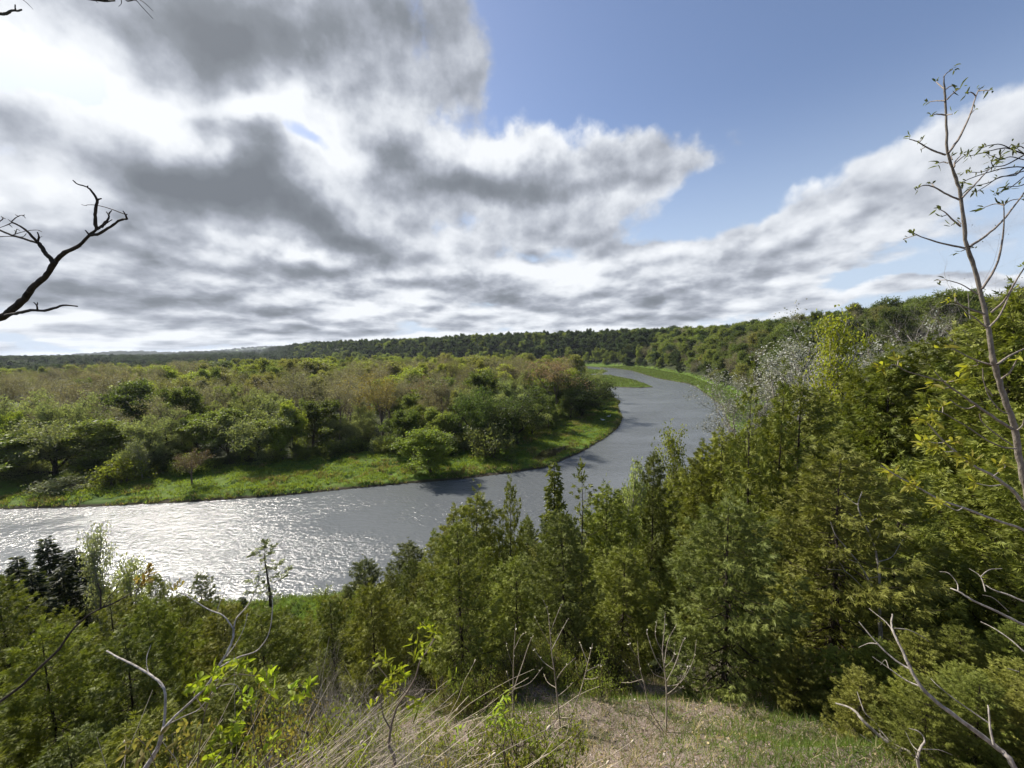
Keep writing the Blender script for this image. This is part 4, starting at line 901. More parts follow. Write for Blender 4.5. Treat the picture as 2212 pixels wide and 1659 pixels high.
def tuft(lg, p, n, L, Wd, d=(0, 0, 1), spread=.75):
    """a burst of young leaves; each a folded pointed blade of two halves"""
    d = np.array(d, float)
    for _ in range(n):
        a = unit(d+rng.normal(size=3)*spread); b = unit(np.cross(a, rng.normal(size=3))); c = np.cross(a, b); l = L*(.6+.7*rng.random()); w = Wd*(.7+.6*rng.random())/2
        q = p+rng.normal(size=3)*L*.16
        base = q; m1 = q+a*l*.4+c*w*.25; m2 = q+a*l*.75+c*w*.1-np.array([0, 0, 1])*l*.05; tip = q+a*l-np.array([0, 0, 1])*l*.15
        v = [base, m1+b*w+c*w*.4, m2+b*w*.7+c*w*.3, tip, m2-b*w*.7+c*w*.3, m1-b*w+c*w*.4, m1, m2]
        lg.add(v, [[0, 1, 2, 7], [0, 7, 4, 5]]); lg.F3.append(np.array([[7, 2, 3], [7, 3, 4]])+lg.n-8)
def thing(name, base, label, cat, group=None):
    o = bpy.data.objects.new(name, None); col.objects.link(o); o.location = base; tag(o, label, cat, group); return o
def part(name, g, mat, th, color=None, smooth_=True):
    for i_ in range(len(g.V)): g.V[i_] = g.V[i_]-np.array(th.location)
    return link(name, g.mesh(name, mat, smooth_), th, color=color)

# bare tree at the left: trunk outside the frame, limbs reaching in
Z3 = lambda l: [(x*.2026, 371.6+y*.2026) for x, y in l]
tb = dp(-470, 900, 4.2); tb = np.array([tb[0], tb[1], hz(tb[0], tb[1])])
th = thing('bare_tree', tb, 'dark leafless tree reaching in from the left edge against the clouds', 'tree')
g = Geo(); topp = dp(-330, -200, 4.4)
g.tube(spl([tb-[0, 0, .4], (tb+[.05, 0, (topp-tb)[2]*.4]), tb*.4+topp*.6+[-.1, .1, 0], topp], 4), np.linspace(.14, .06, 13), 9); part('trunk', g, BARKD, th)
g = Geo()
limb(g, [(-430, 800), (-250, 745), (-120, 715)]+Z3([(0, 1550), (130, 1470), (260, 1350), (370, 1210), (480, 1120), (560, 1000), (640, 900), (750, 830), (850, 780), (960, 670), (1030, 612)]), 4.2, 3.6, 17, 4.6, 8)
limb(g, Z3([(950, 675), (1060, 655), (1180, 580), (1290, 510), (1355, 500)]), 3.65, 3.5, 6, 4)
limb(g, Z3([(1355, 502), (1338, 455), (1310, 415)]), 3.5, 3.48, 4, 1.6); limb(g, Z3([(1355, 450), (1335, 452), (1200, 400), (1040, 355), (940, 350), (915, 357), (870, 348)]), 3.5, 3.6, 2.2, 1.0, 4)
limb(g, Z3([(1030, 615), (1015, 510), (1020, 400), (1035, 300), (980, 210), (930, 160), (830, 130), (775, 85)]), 3.6, 3.4, 6.5, 2.0); limb(g, Z3([(1035, 300), (1080, 280)]), 3.5, 3.48, 4, 2.5, 5); limb(g, Z3([(930, 165), (938, 148)]), 3.45, 3.44, 3, 2, 5)
limb(g, Z3([(1050, 605), (1110, 550), (1160, 490), (1160, 450), (1190, 410)]), 3.6, 3.7, 5, 2.2); limb(g, Z3([(1160, 460), (1135, 425)]), 3.66, 3.68, 3, 1.6, 5); limb(g, Z3([(1085, 590), (1130, 550), (1195, 508)]), 3.62, 3.7, 3.4, 1.5, 5)
limb(g, Z3([(950, 665), (910, 620)]), 3.65, 3.64, 3.4, 2.4, 5); limb(g, Z3([(310, 1290), (270, 1268)]), 3.9, 3.88, 4, 2.4, 5); limb(g, Z3([(850, 790), (862, 797)]), 3.7, 3.69, 3, 2, 5); limb(g, Z3([(480, 870), (505, 862)]), 3.75, 3.74, 3, 2, 5)
part('branch', g, BARKD, th)
g = Geo()
limb(g, Z3([(575, 975), (540, 920), (480, 860), (430, 780), (395, 745)]), 3.75, 3.7, 9, 6.5); limb(g, Z3([(395, 745), (330, 670), (250, 600), (180, 560), (120, 535)]), 3.7, 3.6, 5, 3); limb(g, Z3([(395, 755), (250, 710), (120, 670), (0, 620), (-150, 560)]), 3.7, 3.8, 5, 4)
limb(g, Z3([(405, 740), (415, 690), (400, 640)]), 3.7, 3.68, 4, 2, 5); limb(g, Z3([(410, 700), (450, 688)]), 3.7, 3.7, 2, 1, 4)
for l in ([(130, 540), (60, 570), (-20, 600)], [(120, 530), (180, 480), (240, 460), (272, 492)], [(200, 475), (165, 455)], [(120, 530), (85, 505)], [(20, 480), (60, 500)], [(-20, 540), (30, 500), (10, 470)], [(100, 560), (130, 590)], [(120, 680), (200, 650), (300, 625), (400, 618), (445, 638)], [(160, 665), (180, 610), (215, 630)], [(180, 640), (150, 620)], [(-20, 690), (100, 685), (240, 690), (280, 655)], [(245, 470), (262, 455)]):
    limb(g, Z3(l), 3.62, 3.58, 2.2, 1.1, 4)
part('branch', g, BARKD, th)
g = Geo()
limb(g, Z3([(60, 1530), (200, 1500), (330, 1475), (470, 1475), (600, 1445), (680, 1420), (820, 1430)]), 3.95, 3.5, 7, 3.2); limb(g, Z3([(400, 1470), (390, 1420), (360, 1390)]), 3.75, 3.7, 3.4, 1.6, 5); limb(g, Z3([(395, 1425), (402, 1388)]), 3.7, 3.7, 2.4, 1.5, 5); limb(g, Z3([(640, 1432), (680, 1415)]), 3.6, 3.6, 3, 2, 5)
part('branch', g, BARKD, th)
g = Geo()
limb(g, [(-330, -60), (-150, -20), (-60, 22), (0, 29), (12, 29), (25, 23), (38, 23), (47, 21)], 4.2, 3.6, 9, 2.8); limb(g, [(33, 23), (33, 10)], 3.65, 3.65, 3, 2, 5)
limb(g, [(-330, -190), (-100, -80), (60, -30), (150, -10), (215, 1), (248, 2)], 4.2, 3.4, 8, 3); limb(g, [(215, 1), (262, -6), (275, 2), (292, 0), (306, 14), (330, 40)], 3.4, 3.3, 3.4, .9, 5); limb(g, [(292, -6), (312, 6), (330, 23)], 3.4, 3.3, 1.6, .8, 4)
limb(g, [(262, 0), (262, 8), (256, 14)], 3.4, 3.4, 1.6, .8, 4); limb(g, [(186, -8), (200, -2), (212, 6)], 3.4, 3.4, 1.6, .8, 4); limb(g, [(45, -4), (60, 8), (71, 20)], 3.4, 3.4, 1.2, .7, 4)
part('branch', g, BARKD, th)

# tall sapling at the right
A7 = lambda l: [(1858+x*.4106, 115+y*.4106) for x, y in l]
A6 = lambda l: [(1902+x*.24, 752+y*.24) for x, y in l]
SD = 2.7
bs = dp(2330, 1900, SD); bs = np.array([bs[0], bs[1], hz(bs[0], bs[1])])
th = thing('sapling', bs, 'tall slender sapling with small bursting leaves at the right, rising into the sky', 'tree')
stem = [(2300, 1700), (2270, 1500), (2240, 1200), (2225, 1100)]+A6([(1290, 1180), (1240, 930), (1210, 740), (1170, 600), (1100, 400), (1040, 200), (1000, 60)])+A7([(705, 1640), (675, 1460), (650, 1330), (600, 1130), (560, 1010), (545, 880), (525, 740), (495, 630), (460, 520), (453, 330), (445, 200), (440, 120)])
g = Geo(); n_ = len(stem); w_ = np.interp(np.arange(n_), [0, 4, 8, 12, 16, 19, 22, n_-1], [17, 15, 13, 10.5, 8, 5.4, 3.6, 1.8])
P3 = [dp(*stem[0], SD)*.5+bs*.5]+[dp(a, b, SD-.02*i) for i, (a, b) in enumerate(stem)]; P3 = [bs-[0, 0, .3]]+P3; W3 = spl(P3, 4)
r3 = np.interp(np.linspace(0, n_+1, len(W3)), np.arange(n_+2), np.concatenate([[20, 18], w_*.76]))/2/FPX*2.5
g.tube(W3+rng.normal(size=W3.shape)*.0015, r3*(1+.05*rng.normal(size=len(r3))), 9); part('trunk', g, barkmat('sapling_bark', (0.12, 0.10, 0.08), (0.30, 0.26, 0.215), 60), th)
g = Geo(); lg = Geo(); lgy = Geo()
SB = [([(453, 325), (400, 320), (375, 330)], 3, 5), ([(453, 325), (485, 320)], 2.4, 3), ([(448, 250), (405, 250), (365, 255)], 3, 6), ([(455, 245), (490, 210), (525, 185)], 3, 6), ([(445, 190), (415, 165), (400, 150)], 2.6, 5), ([(445, 195), (470, 175), (490, 172)], 2.4, 4), ([(440, 125), (455, 105), (485, 85)], 2.4, 8),
      ([(465, 525), (530, 430), (580, 320), (605, 240), (625, 190)], 4.5, 8), ([(608, 225), (585, 205), (565, 212)], 2.4, 5), ([(622, 198), (650, 195), (682, 195)], 2.4, 6), ([(582, 318), (600, 300)], 2, 3),
      ([(450, 535), (390, 515), (340, 490), (300, 465), (258, 452)], 4, 6), ([(345, 492), (318, 507)], 2, 3), ([(310, 470), (328, 450)], 2, 4),
      ([(495, 600), (500, 570), (530, 535)], 3.5, 7), ([(500, 580), (540, 545), (575, 525)], 2.4, 4), ([(462, 578), (440, 572), (415, 578)], 2.6, 7), ([(485, 560), (478, 540)], 2.2, 4),
      ([(520, 770), (460, 745), (390, 705), (335, 695), (300, 712)], 4, 8), ([(395, 708), (375, 685)], 2.2, 4),
      ([(535, 762), (600, 695), (650, 640), (690, 600)], 4, 10), ([(530, 912), (490, 880), (450, 840), (415, 820)], 3.6, 7), ([(455, 850), (428, 860)], 2, 3), ([(525, 905), (505, 890), (480, 905)], 2.2, 4), ([(530, 900), (515, 880)], 2.2, 3),
      ([(550, 1025), (430, 1000), (320, 965), (280, 945)], 4, 7), ([(300, 955), (265, 965), (232, 978)], 2, 4), ([(575, 1017), (660, 960), (745, 885), (820, 790), (862, 735), (900, 680)], 5.5, 4), ([(560, 1030), (530, 1042)], 2.4, 5), ([(575, 1025), (600, 1022)], 2.2, 4),
      ([(640, 1240), (710, 1130), (745, 1000), (757, 880), (755, 790)], 5, 8), ([(755, 800), (710, 792), (650, 812)], 2.4, 6), ([(757, 800), (790, 775), (845, 765)], 2.4, 7),
      ([(655, 1372), (560, 1340), (500, 1308), (465, 1300)], 4, 9), ([(500, 1310), (500, 1285)], 2, 4), ([(450, 1192), (408, 1195)], 1.8, 4), ([(620, 1270), (530, 1215), (450, 1192)], 2.4, 2), ([(690, 1365), (760, 1300), (800, 1230), (862, 1130), (900, 1070)], 5, 3),
      ([(665, 1445), (600, 1390), (550, 1362)], 3.6, 1), ([(682, 1440), (740, 1370), (790, 1260), (815, 1240)], 4, 5), ([(695, 1640), (600, 1610), (480, 1550)], 3.6, 5), ([(720, 1637), (790, 1590), (862, 1555), (920, 1530)], 5, 4)]
for l, w, nl in SB:
    jd = SD-.42+rng.normal()*.02; e = limb(g, A7(l), SD-.42, SD-.42+rng.normal()*.12, w, 1.6, 5); tuft(lgy if l[-1][1] > 1200 and l[-1][0] < 850 else lg, e[-1], max(1, int(nl*.75)), .042, .011, unit(e[-1]-e[-3])+[0, 0, .25], .6)
SB6 = [([(1190, 730), (1000, 610), (870, 520), (760, 440), (620, 345), (560, 295), (520, 250), (480, 200)], 6, 2), ([(855, 520), (780, 545), (700, 520), (620, 460)], 3, 0), ([(625, 355), (570, 362), (520, 350), (460, 335)], 2.4, 7), ([(560, 298), (640, 300), (690, 285)], 1.8, 12), ([(550, 297), (380, 250), (230, 205), (120, 150), (20, 175)], 3, 12), ([(150, 165), (160, 110)], 1.6, 9),
       ([(1220, 905), (1100, 890), (960, 830), (800, 720), (680, 650), (560, 580), (470, 560)], 3.6, 10), ([(560, 580), (560, 530)], 1.8, 9), ([(1190, 880), (1050, 780), (920, 670), (890, 590)], 3, 0), ([(1150, 590), (1080, 560), (980, 440), (930, 300), (920, 180)], 2.6, 0), ([(990, 150), (860, 110), (680, 20), (600, -30)], 3.4, 4), ([(860, 115), (880, 150), (800, 165)], 1.8, 9), ([(1090, 275), (1160, 220), (1220, 120), (1225, 85)], 4, 3), ([(1230, 740), (1275, 700), (1290, 640)], 3.4, 0), ([(1010, 430), (940, 340)], 2.2, 0)]
for l, w, nl in SB6:
    e = limb(g, A6(l), SD-.2, SD-.3+rng.normal()*.1, w, 1.6, 5)
    if nl: tuft(lgy, e[-1], nl, .062, .018, unit(e[-1]-e[-3])+[0, 0, .1], .65)
part('branch', g, barkmat('sapling_twig', (0.13, 0.10, 0.08), (0.36, 0.31, 0.26), 60), th)
part('leaves', lg, LEAF, th, (0.12, 0.135, 0.05), False); part('leaves', lgy, LEAF, th, (0.30, 0.27, 0.035), False)
# leaning pale shrub reaching in from the lower right edge
bs = dp(2420, 1750, 2.9); bs = np.array([bs[0], bs[1], hz(bs[0], bs[1])])
th = thing('leaning_shrub', bs, 'two long pale branches with yellowish leaf sprays leaning in low from the right edge', 'shrub')
g = Geo(); lg = Geo(); W0 = [(2420, 1750), (2380, 1500), (2300, 1250)]
g.tube(spl([bs-[0, 0, .2], dp(2400, 1500, 2.8), dp(2320, 1260, 2.6), dp(2211, 1091, 2.5)], 4), np.linspace(.03, .014, 13), 7)
limb(g, A6([(1290, 1412), (1200, 1290), (1100, 1210), (1000, 1140), (870, 1075), (740, 990), (650, 910), (560, 830), (480, 740), (410, 660)]), 2.5, 2.3, 7, 2)
limb(g, A6([(1700, 1900), (1290, 1640), (1100, 1570), (960, 1520), (760, 1440), (570, 1380), (400, 1290), (280, 1220), (150, 1150), (0, 1055)]), 2.8, 2.2, 6, 2)
for l in ([(1020, 1150), (1070, 1110), (1125, 1065), (1100, 1040)], [(1085, 1230), (980, 1240), (860, 1215)], [(655, 930), (600, 935), (560, 925)], [(570, 850), (500, 855), (430, 840)], [(735, 1440), (680, 1460), (560, 1400)], [(580, 850), (650, 815)]): limb(g, A6(l), 2.4, 2.35, 2.6, 1.4, 4)
for x, y in ((410, 655), (340, 640), (480, 650), (430, 830), (380, 860), (500, 910), (520, 900), (700, 1000), (800, 1000), (840, 1040), (100, 1105), (130, 1120), (300, 1210), (330, 1260), (250, 1220), (1100, 1040), (560, 720), (660, 830), (540, 1380), (860, 1215), (560, 1400)):
    tuft(lg, dp(*A6([(x, y)])[0], 2.33), 9, .06, .017, (-.5, 0, .3), .7)
part('branch', g, BARKG, th); part('leaves', lg, LEAF, th, (0.30, 0.28, 0.045), False)

# pale fallen boughs, lower right
Z6 = lambda l: [(1416+x*.36, 1062+y*.36) for x, y in l]
def deadwood(name, lab, cat, base_px, d, lims, mat=BARKG, grow_base=True, zf=Z6):
    p = dp(*zf([base_px])[0], d); b = np.array([p[0], p[1], min(hz(p[0], p[1]), p[2]-.05)]); th = thing(name, b, lab, cat); g = Geo()
    if grow_base: g.tube(spl([b-[0, 0, .15], b*.5+p*.5+[.04, 0, 0], p], 4), np.linspace(lims[0][1]*.62, lims[0][1]*.5, 9)/FPX*d, 7)
    for l, w, w2, da, db in lims: limb(g, zf(l), d+da, d+db, w*.78, w2*.8, 7 if w > 5 else 4)
    part('branch', g, mat, th); return th
deadwood('dead_bough', 'long bare grey bough slanting up and left from the lower right corner', 'branch', (2200, 1720), 2.8, [
 ([(2200, 1720), (2120, 1600), (2030, 1520), (1870, 1400), (1720, 1290), (1600, 1180), (1530, 1060), (1480, 950), (1440, 870), (1415, 800), (1422, 735)], 15, 3, 0, .5),
 ([(1540, 1070), (1480, 1040), (1400, 980), (1330, 910), (1270, 840), (1220, 780)], 6, 2, .35, .6), ([(1590, 1170), (1500, 1130), (1400, 1060), (1300, 990)], 5, 1.5, .3, .5), ([(1335, 915), (1280, 910), (1220, 935)], 3, 1.2, .5, .6), ([(1430, 850), (1390, 790), (1330, 740), (1280, 700)], 4, 1.4, .5, .7), ([(1430, 820), (1520, 830), (1600, 870), (1640, 900)], 3, 1.2, .45, .5),
 ([(2030, 1520), (2010, 1430), (2000, 1320), (1995, 1280)], 6, 2.4, .05, .1), ([(2000, 1390), (1900, 1320), (1800, 1250), (1700, 1170), (1650, 1120)], 4, 1.6, .1, .3), ([(1400, 1060), (1380, 1010), (1350, 1040)], 2, 1, .4, .5)])
deadwood('dead_bough', 'thick pale bough lying low over the grass left of the corner bough', 'branch', (1760, 1700), 3.4, [
 ([(1760, 1700), (1660, 1640), (1560, 1600), (1440, 1540), (1350, 1470), (1250, 1380), (1200, 1320), (1150, 1290), (1080, 1270)], 13, 4, 0, .5),
 ([(1360, 1480), (1330, 1400), (1260, 1330), (1230, 1260), (1210, 1200)], 5, 1.6, .3, .5), ([(1640, 1630), (1520, 1560), (1420, 1510), (1340, 1420)], 7, 3, .05, .3), ([(1350, 1540), (1290, 1500), (1225, 1455)], 3.4, 1.2, .4, .5)])
deadwood('dead_bough', 'small forked grey bough standing between the two pale boughs', 'branch', (1570, 1600), 3.1, [
 ([(1570, 1600), (1590, 1540), (1615, 1490), (1580, 1440), (1520, 1420)], 6, 2, 0, .1), ([(1580, 1560), (1540, 1520), (1500, 1440)], 3, 1.2, 0, .1), ([(1600, 1545), (1700, 1550), (1780, 1580)], 2.6, 1.2, 0, .1), ([(1575, 1600), (1560, 1560)], 4, 2, 0, 0)])
deadwood('dead_branch', 'bare white branch reaching in from the right edge above the corner bough', 'branch', (2330, 840), 2.7, [
 ([(2330, 840), (2212, 800), (2050, 720), (1900, 650), (1820, 600), (1770, 580)], 8, 3, 0, .2), ([(1815, 600), (1810, 550), (1760, 490), (1705, 480)], 3, 1.2, .2, .3), ([(2212, 660), (2120, 620), (2030, 590), (1980, 560)], 5, 2, 0, .1), ([(1980, 600), (1950, 510), (1880, 460)], 3.4, 1.4, .1, .2), ([(1950, 512), (2000, 470), (2080, 462)], 3, 1.4, .1, .2), ([(2120, 720), (2030, 640), (1960, 620)], 2.4, 1.2, .1, .1), ([(2212, 960), (2120, 880), (2030, 820), (1950, 780)], 4, 1.6, 0, .2), ([(2180, 1080), (2110, 1060)], 3, 1.2, 0, 0)])
deadwood('dead_sapling', 'slim grey dead sapling standing in the dark gap between the right-hand cedars', 'tree', (1345, 760), 5.6, [
 ([(1345, 760), (1345, 560), (1330, 400), (1290, 270), (1240, 160), (1215, 80), (1240, 0)], 7, 2, 0, .2), ([(1215, 80), (1180, 60), (1130, 10)], 3, 1.4, .1, .2), ([(1330, 640), (1280, 530), (1220, 430), (1130, 320), (1080, 260), (1050, 180)], 5, 1.6, .1, .2), ([(1220, 430), (1150, 400), (1080, 340)], 2.4, 1, .1, .2), ([(1340, 420), (1420, 390), (1470, 310), (1510, 260)], 3, 1.2, 0, .1), ([(1250, 200), (1330, 160)], 2, 1, 0, 0), ([(1310, 330), (1345, 250)], 2, 1, 0, .1), ([(1240, 190), (1160, 130)], 2, 1, 0, .1), ([(1260, 590), (1140, 480), (1030, 465)], 2.6, 1.2, .1, .2), ([(1140, 480), (1070, 380), (980, 330)], 2.4, 1, .2, .3), ([(1285, 520), (1340, 510), (1385, 520)], 2, 1, 0, .1)])
# left foreground branches
Z4 = lambda l: [(x*.36, 1062+y*.36) for x, y in l]
th_ = deadwood('forked_branch', 'dark slanting branch with reddish young leaves at its tip, lower left', 'branch', (-160, 1420), 2.6, [
 ([(-160, 1420), (-60, 1330), (0, 1262), (130, 1165), (250, 1045), (350, 950), (430, 835), (520, 750), (605, 700)], 9, 4.5, 0, .2), ([(605, 700), (700, 660), (800, 600), (870, 555)], 4.4, 2.4, .2, .2), ([(603, 705), (605, 650), (603, 600), (585, 548)], 4.4, 2.6, .2, .2), ([(615, 695), (650, 640), (690, 590), (713, 550)], 3, 1.8, .2, .25), ([(620, 690), (670, 650)], 2.4, 1.6, .2, .2)], BARKD, True, Z4)
lg = Geo()
for x, y, n in ((868, 550, 10), (880, 520, 9), (885, 490, 8), (840, 560, 7), (815, 540, 6), (890, 470, 6)): tuft(lg, dp(*Z4([(x, y)])[0], 2.8), n, .060, .015, (.35, 0, 1.0), .45)
part('leaves', lg, LEAF, th_, (0.20, 0.135, 0.05), False)
th_ = deadwood('leafless_shrub', 'pale-barked forked shrub rising from the bottom edge, left of centre', 'shrub', (860, 1680), 2.3, [
 ([(860, 1680), (930, 1570), (960, 1500), (970, 1440)], 12, 9, 0, 0), ([(970, 1440), (1060, 1340), (1180, 1230), (1260, 1140), (1310, 1050), (1350, 990), (1380, 930), (1400, 870), (1400, 820)], 7, 5, 0, .2), ([(1400, 820), (1340, 745), (1240, 700), (1120, 625), (1040, 590)], 4.6, 2.6, .2, .3), ([(1400, 830), (1420, 760), (1480, 690), (1530, 600), (1560, 490)], 4.4, 1.8, .2, .3),
 ([(975, 1440), (988, 1360), (985, 1180), (900, 1100), (780, 1030), (700, 990), (640, 955)], 7, 3.4, 0, .3), ([(985, 1190), (940, 1130), (890, 1080), (880, 1000), (905, 920)], 3, 1.6, .1, .3), ([(1310, 1060), (1360, 1030), (1440, 990), (1540, 955), (1600, 880), (1625, 800), (1635, 700), (1635, 620)], 4.6, 1.8, .1, .3),
 ([(1360, 990), (1430, 890), (1470, 800), (1485, 730)], 3, 1.4, .15, .25), ([(1300, 720), (1330, 640), (1385, 520)], 2.6, 1.2, .25, .3), ([(1120, 625), (1100, 580)], 2.2, 1.4, .25, .3), ([(1240, 1150), (1300, 1130), (1400, 1060), (1450, 1010)], 2.4, 1.2, .1, .2), ([(1000, 1400), (1100, 1350), (1200, 1300), (1300, 1180), (1400, 1155), (1440, 1190)], 3, 1.4, .05, .1)], barkmat('mottled_bark', (0.16, 0.14, 0.12), (0.55, 0.50, 0.45), 35), True, Z4)
lg = Geo()
for x, y, n in ((1040, 590, 5), (1080, 555, 5)): tuft(lg, dp(*Z4([(x, y)])[0], 2.55), n, .045, .015, (0, 0, 1), .6)
part('leaves', lg, LEAF, th_, (0.16, 0.13, 0.03), False)
YL = (0.30, 0.36, 0.035)
def leafy(lab, base, d, stems, clusters, L=.055, color=YL, zf=Z4, name='leafy_shrub', cat='shrub', w=.021):
    th = deadwood(name, lab, cat, base, d, stems, TWIG, True, zf); lg = Geo()
    for x, y, n in clusters: tuft(lg, dp(*zf([(x, y)])[0], d+.05*rng.normal()), n, L, w, (.15, 0, .5), .9)
    part('leaves', lg, LEAF, th, color, False)
leafy('young shrub with bright yellow-green leaf sprays crossing the forked pale shrub', (1180, 1700), 2.2, [([(1180, 1700), (1200, 1500), (1235, 1300), (1280, 1180), (1350, 1100), (1450, 1030)], 3.4, 1.6, 0, .1), ([(1225, 1330), (1290, 1200), (1400, 1100), (1530, 1105), (1640, 1090)], 2.4, 1.2, 0, .1), ([(1230, 1320), (1180, 1240), (1150, 1180)], 2, 1.2, 0, .1)],
 [(1150, 1170, 9), (1190, 1150, 9), (1200, 1190, 8), (1290, 1090, 9), (1310, 1120, 8), (1280, 1130, 8), (1420, 1040, 6), (1450, 1030, 7), (1480, 1020, 6), (1535, 1095, 7), (1600, 1110, 7), (1640, 1090, 7), (1410, 990, 5), (1215, 1250, 4), (1160, 1210, 6)])
leafy('small bright green shrub low at the bottom edge left of centre', (1400, 1720), 2.1, [([(1400, 1720), (1395, 1550), (1380, 1420), (1420, 1360)], 3, 1.4, 0, .1), ([(1395, 1520), (1330, 1450)], 2, 1.2, 0, 0), ([(1395, 1500), (1440, 1440)], 2, 1.2, 0, 0)],
 [(1420, 1380, 9), (1390, 1430, 9), (1340, 1440, 9), (1310, 1480, 8), (1430, 1450, 9), (1400, 1500, 9), (1440, 1500, 8), (1360, 1490, 7), (1270, 1580, 6), (1250, 1600, 5), (1330, 1620, 6), (1300, 1640, 5)])
leafy('thin shoot with yellow-green leaf pairs right of the forked shrub', (1560, 1700), 2.4, [([(1560, 1700), (1530, 1500), (1500, 1300), (1460, 1220)], 2.6, 1.2, 0, .1), ([(1690, 1500), (1740, 1300), (1760, 1190), (1850, 1150)], 2.4, 1.2, 0, .1)],
 [(1450, 1215, 7), (1500, 1240, 8), (1510, 1270, 8), (1480, 1270, 6), (1620, 1200, 5), (1750, 1180, 7), (1770, 1230, 8), (1810, 1230, 8), (1850, 1160, 8), (1860, 1180, 6), (1650, 1480, 5), (1620, 1500, 5)])
leafy('shoot with drooping brownish-yellow leaves at the bottom left', (960, 1750), 2.0, [([(960, 1750), (900, 1560), (820, 1470)], 2.6, 1.4, 0, 0), ([(900, 1600), (1000, 1480), (1090, 1430)], 2.2, 1.2, 0, .05)], [(790, 1500, 6), (830, 1520, 6), (850, 1570, 6), (760, 1580, 4), (1080, 1460, 5), (1070, 1500, 5), (1120, 1410, 4), (950, 1480, 3)], .055, (0.24, 0.20, 0.07), w=.022)
A5 = lambda l: [(708+.3868*x, 1018+.3868*y) for x, y in l]
leafy('young tree with a crooked dark stem and yellow-green drooping leaves, bottom centre left', (375, 1650), 2.9, [([(375, 1650), (370, 1590), (345, 1540), (345, 1470), (360, 1400), (390, 1310), (440, 1240), (490, 1150), (520, 1050), (560, 1000), (590, 930)], 9, 2.4, 0, .3), ([(350, 1440), (310, 1360), (300, 1250), (350, 1160), (400, 1200), (440, 1240)], 4, 2, 0, .1), ([(345, 1170), (290, 1100), (250, 1050)], 3, 1.4, .1, .2), ([(560, 1000), (600, 910), (540, 860)], 2.4, 1.2, .2, .3), ([(440, 1240), (520, 1220), (640, 1215), (700, 1150)], 2.4, 1.2, 0, .1)],
 [(540, 865, 6), (570, 880, 8), (600, 905, 9), (620, 905, 6), (480, 960, 6), (510, 990, 7), (540, 985, 8), (570, 1000, 8), (490, 1040, 7), (260, 1050, 6), (300, 1055, 8), (330, 1070, 7), (400, 1110, 8), (430, 1130, 8), (370, 1130, 7), (350, 1190, 8), (400, 1180, 6), (300, 1200, 7), (330, 1230, 6), (380, 1220, 6), (480, 1280, 6), (500, 1310, 6), (470, 1320, 5), (520, 1290, 5), (690, 1150, 5), (610, 1180, 4), (250, 1320, 5), (200, 1050, 3)], .075, (0.30, 0.34, 0.035), A5, 'young_tree', 'tree', .022)
leafy('small green shrub right of the dry stems at the bottom centre', (980, 1560), 3.4, [([(980, 1560), (990, 1450), (985, 1300), (980, 1250)], 3, 1.4, 0, .1), ([(988, 1450), (920, 1380)], 2, 1, 0, 0), ([(988, 1470), (1050, 1420)], 2, 1, 0, 0)], [(985, 1255, 8), (965, 1300, 8), (985, 1340, 8), (920, 1370, 7), (960, 1390, 8), (1000, 1400, 8), (1040, 1420, 8), (980, 1440, 8), (1060, 1450, 6), (1120, 1520, 6), (900, 1420, 6), (740, 1440, 6), (720, 1500, 6), (780, 1520, 5)], .07, (0.25, 0.33, 0.045), A5, w=.024)
BR = [broad('shrub', 400+i, 4200, .060, .026, .07, hgt=1.6, wid=1.0, droop=.1) for i in range(2)]
for t_ in BR: WID[id(t_)] = crown_w(t_)
rb = np.random.default_rng(17); nbr_ = 0
for k_ in range(400):
    x = rb.uniform(-5.5, 1.0); y = rb.uniform(2.2, 6.5); zb = hz(x, y); h = rb.uniform(.5, 1.15); bx, by_ = proj(x, y, zb+h)
    if not (-60 < bx < 1150 and by_ > np.interp(bx, [0, 500, 800, 1150], [1420, 1440, 1500, 1560])): continue
    if any((x-q[0])**2+(y-q[1])**2 < .35 for q in taken): continue
    taken.append((x, y, 1)); nbr_ += 1
    put('leafy_bush', BR[k_ % 2], x, y, h*1.25/WID[id(BR[k_ % 2])], h, ((0.20, 0.22, 0.045), (0.24, 0.26, 0.04), (0.15, 0.18, 0.04), (0.24, 0.20, 0.06))[k_ % 4], 'low %s leafy bush in the brush at the %s' % (('olive', 'yellow-green', 'dull green', 'brownish')[k_ % 4], 'bottom left corner' if bx < 350 else 'foot of the forked pale shrub' if bx < 600 else 'left side of the dry stems' if bx < 850 else 'bottom centre'), 'bush', 'low bushes in the foreground brush', z=zb-.05)
    if nbr_ >= 46: break
for k_ in range(16):
    q_ = hit(930+k_*27+rb.uniform(-12, 12), 1478+rb.uniform(-30, 30)+(30 if k_ < 6 else 0), 2.5)
    h = rb.uniform(.45, .8); put('leafy_bush', BR[k_ % 2], q_[0], q_[1], h*1.3/WID[id(BR[k_ % 2])], h, ((0.17, 0.19, 0.045), (0.13, 0.155, 0.04), (0.20, 0.19, 0.06))[k_ % 3], 'small dull green bush where the clearing drops away into the cedars', 'bush', 'small bushes at the brink of the clearing', z=q_[2]-.05)
nbr_ = 0
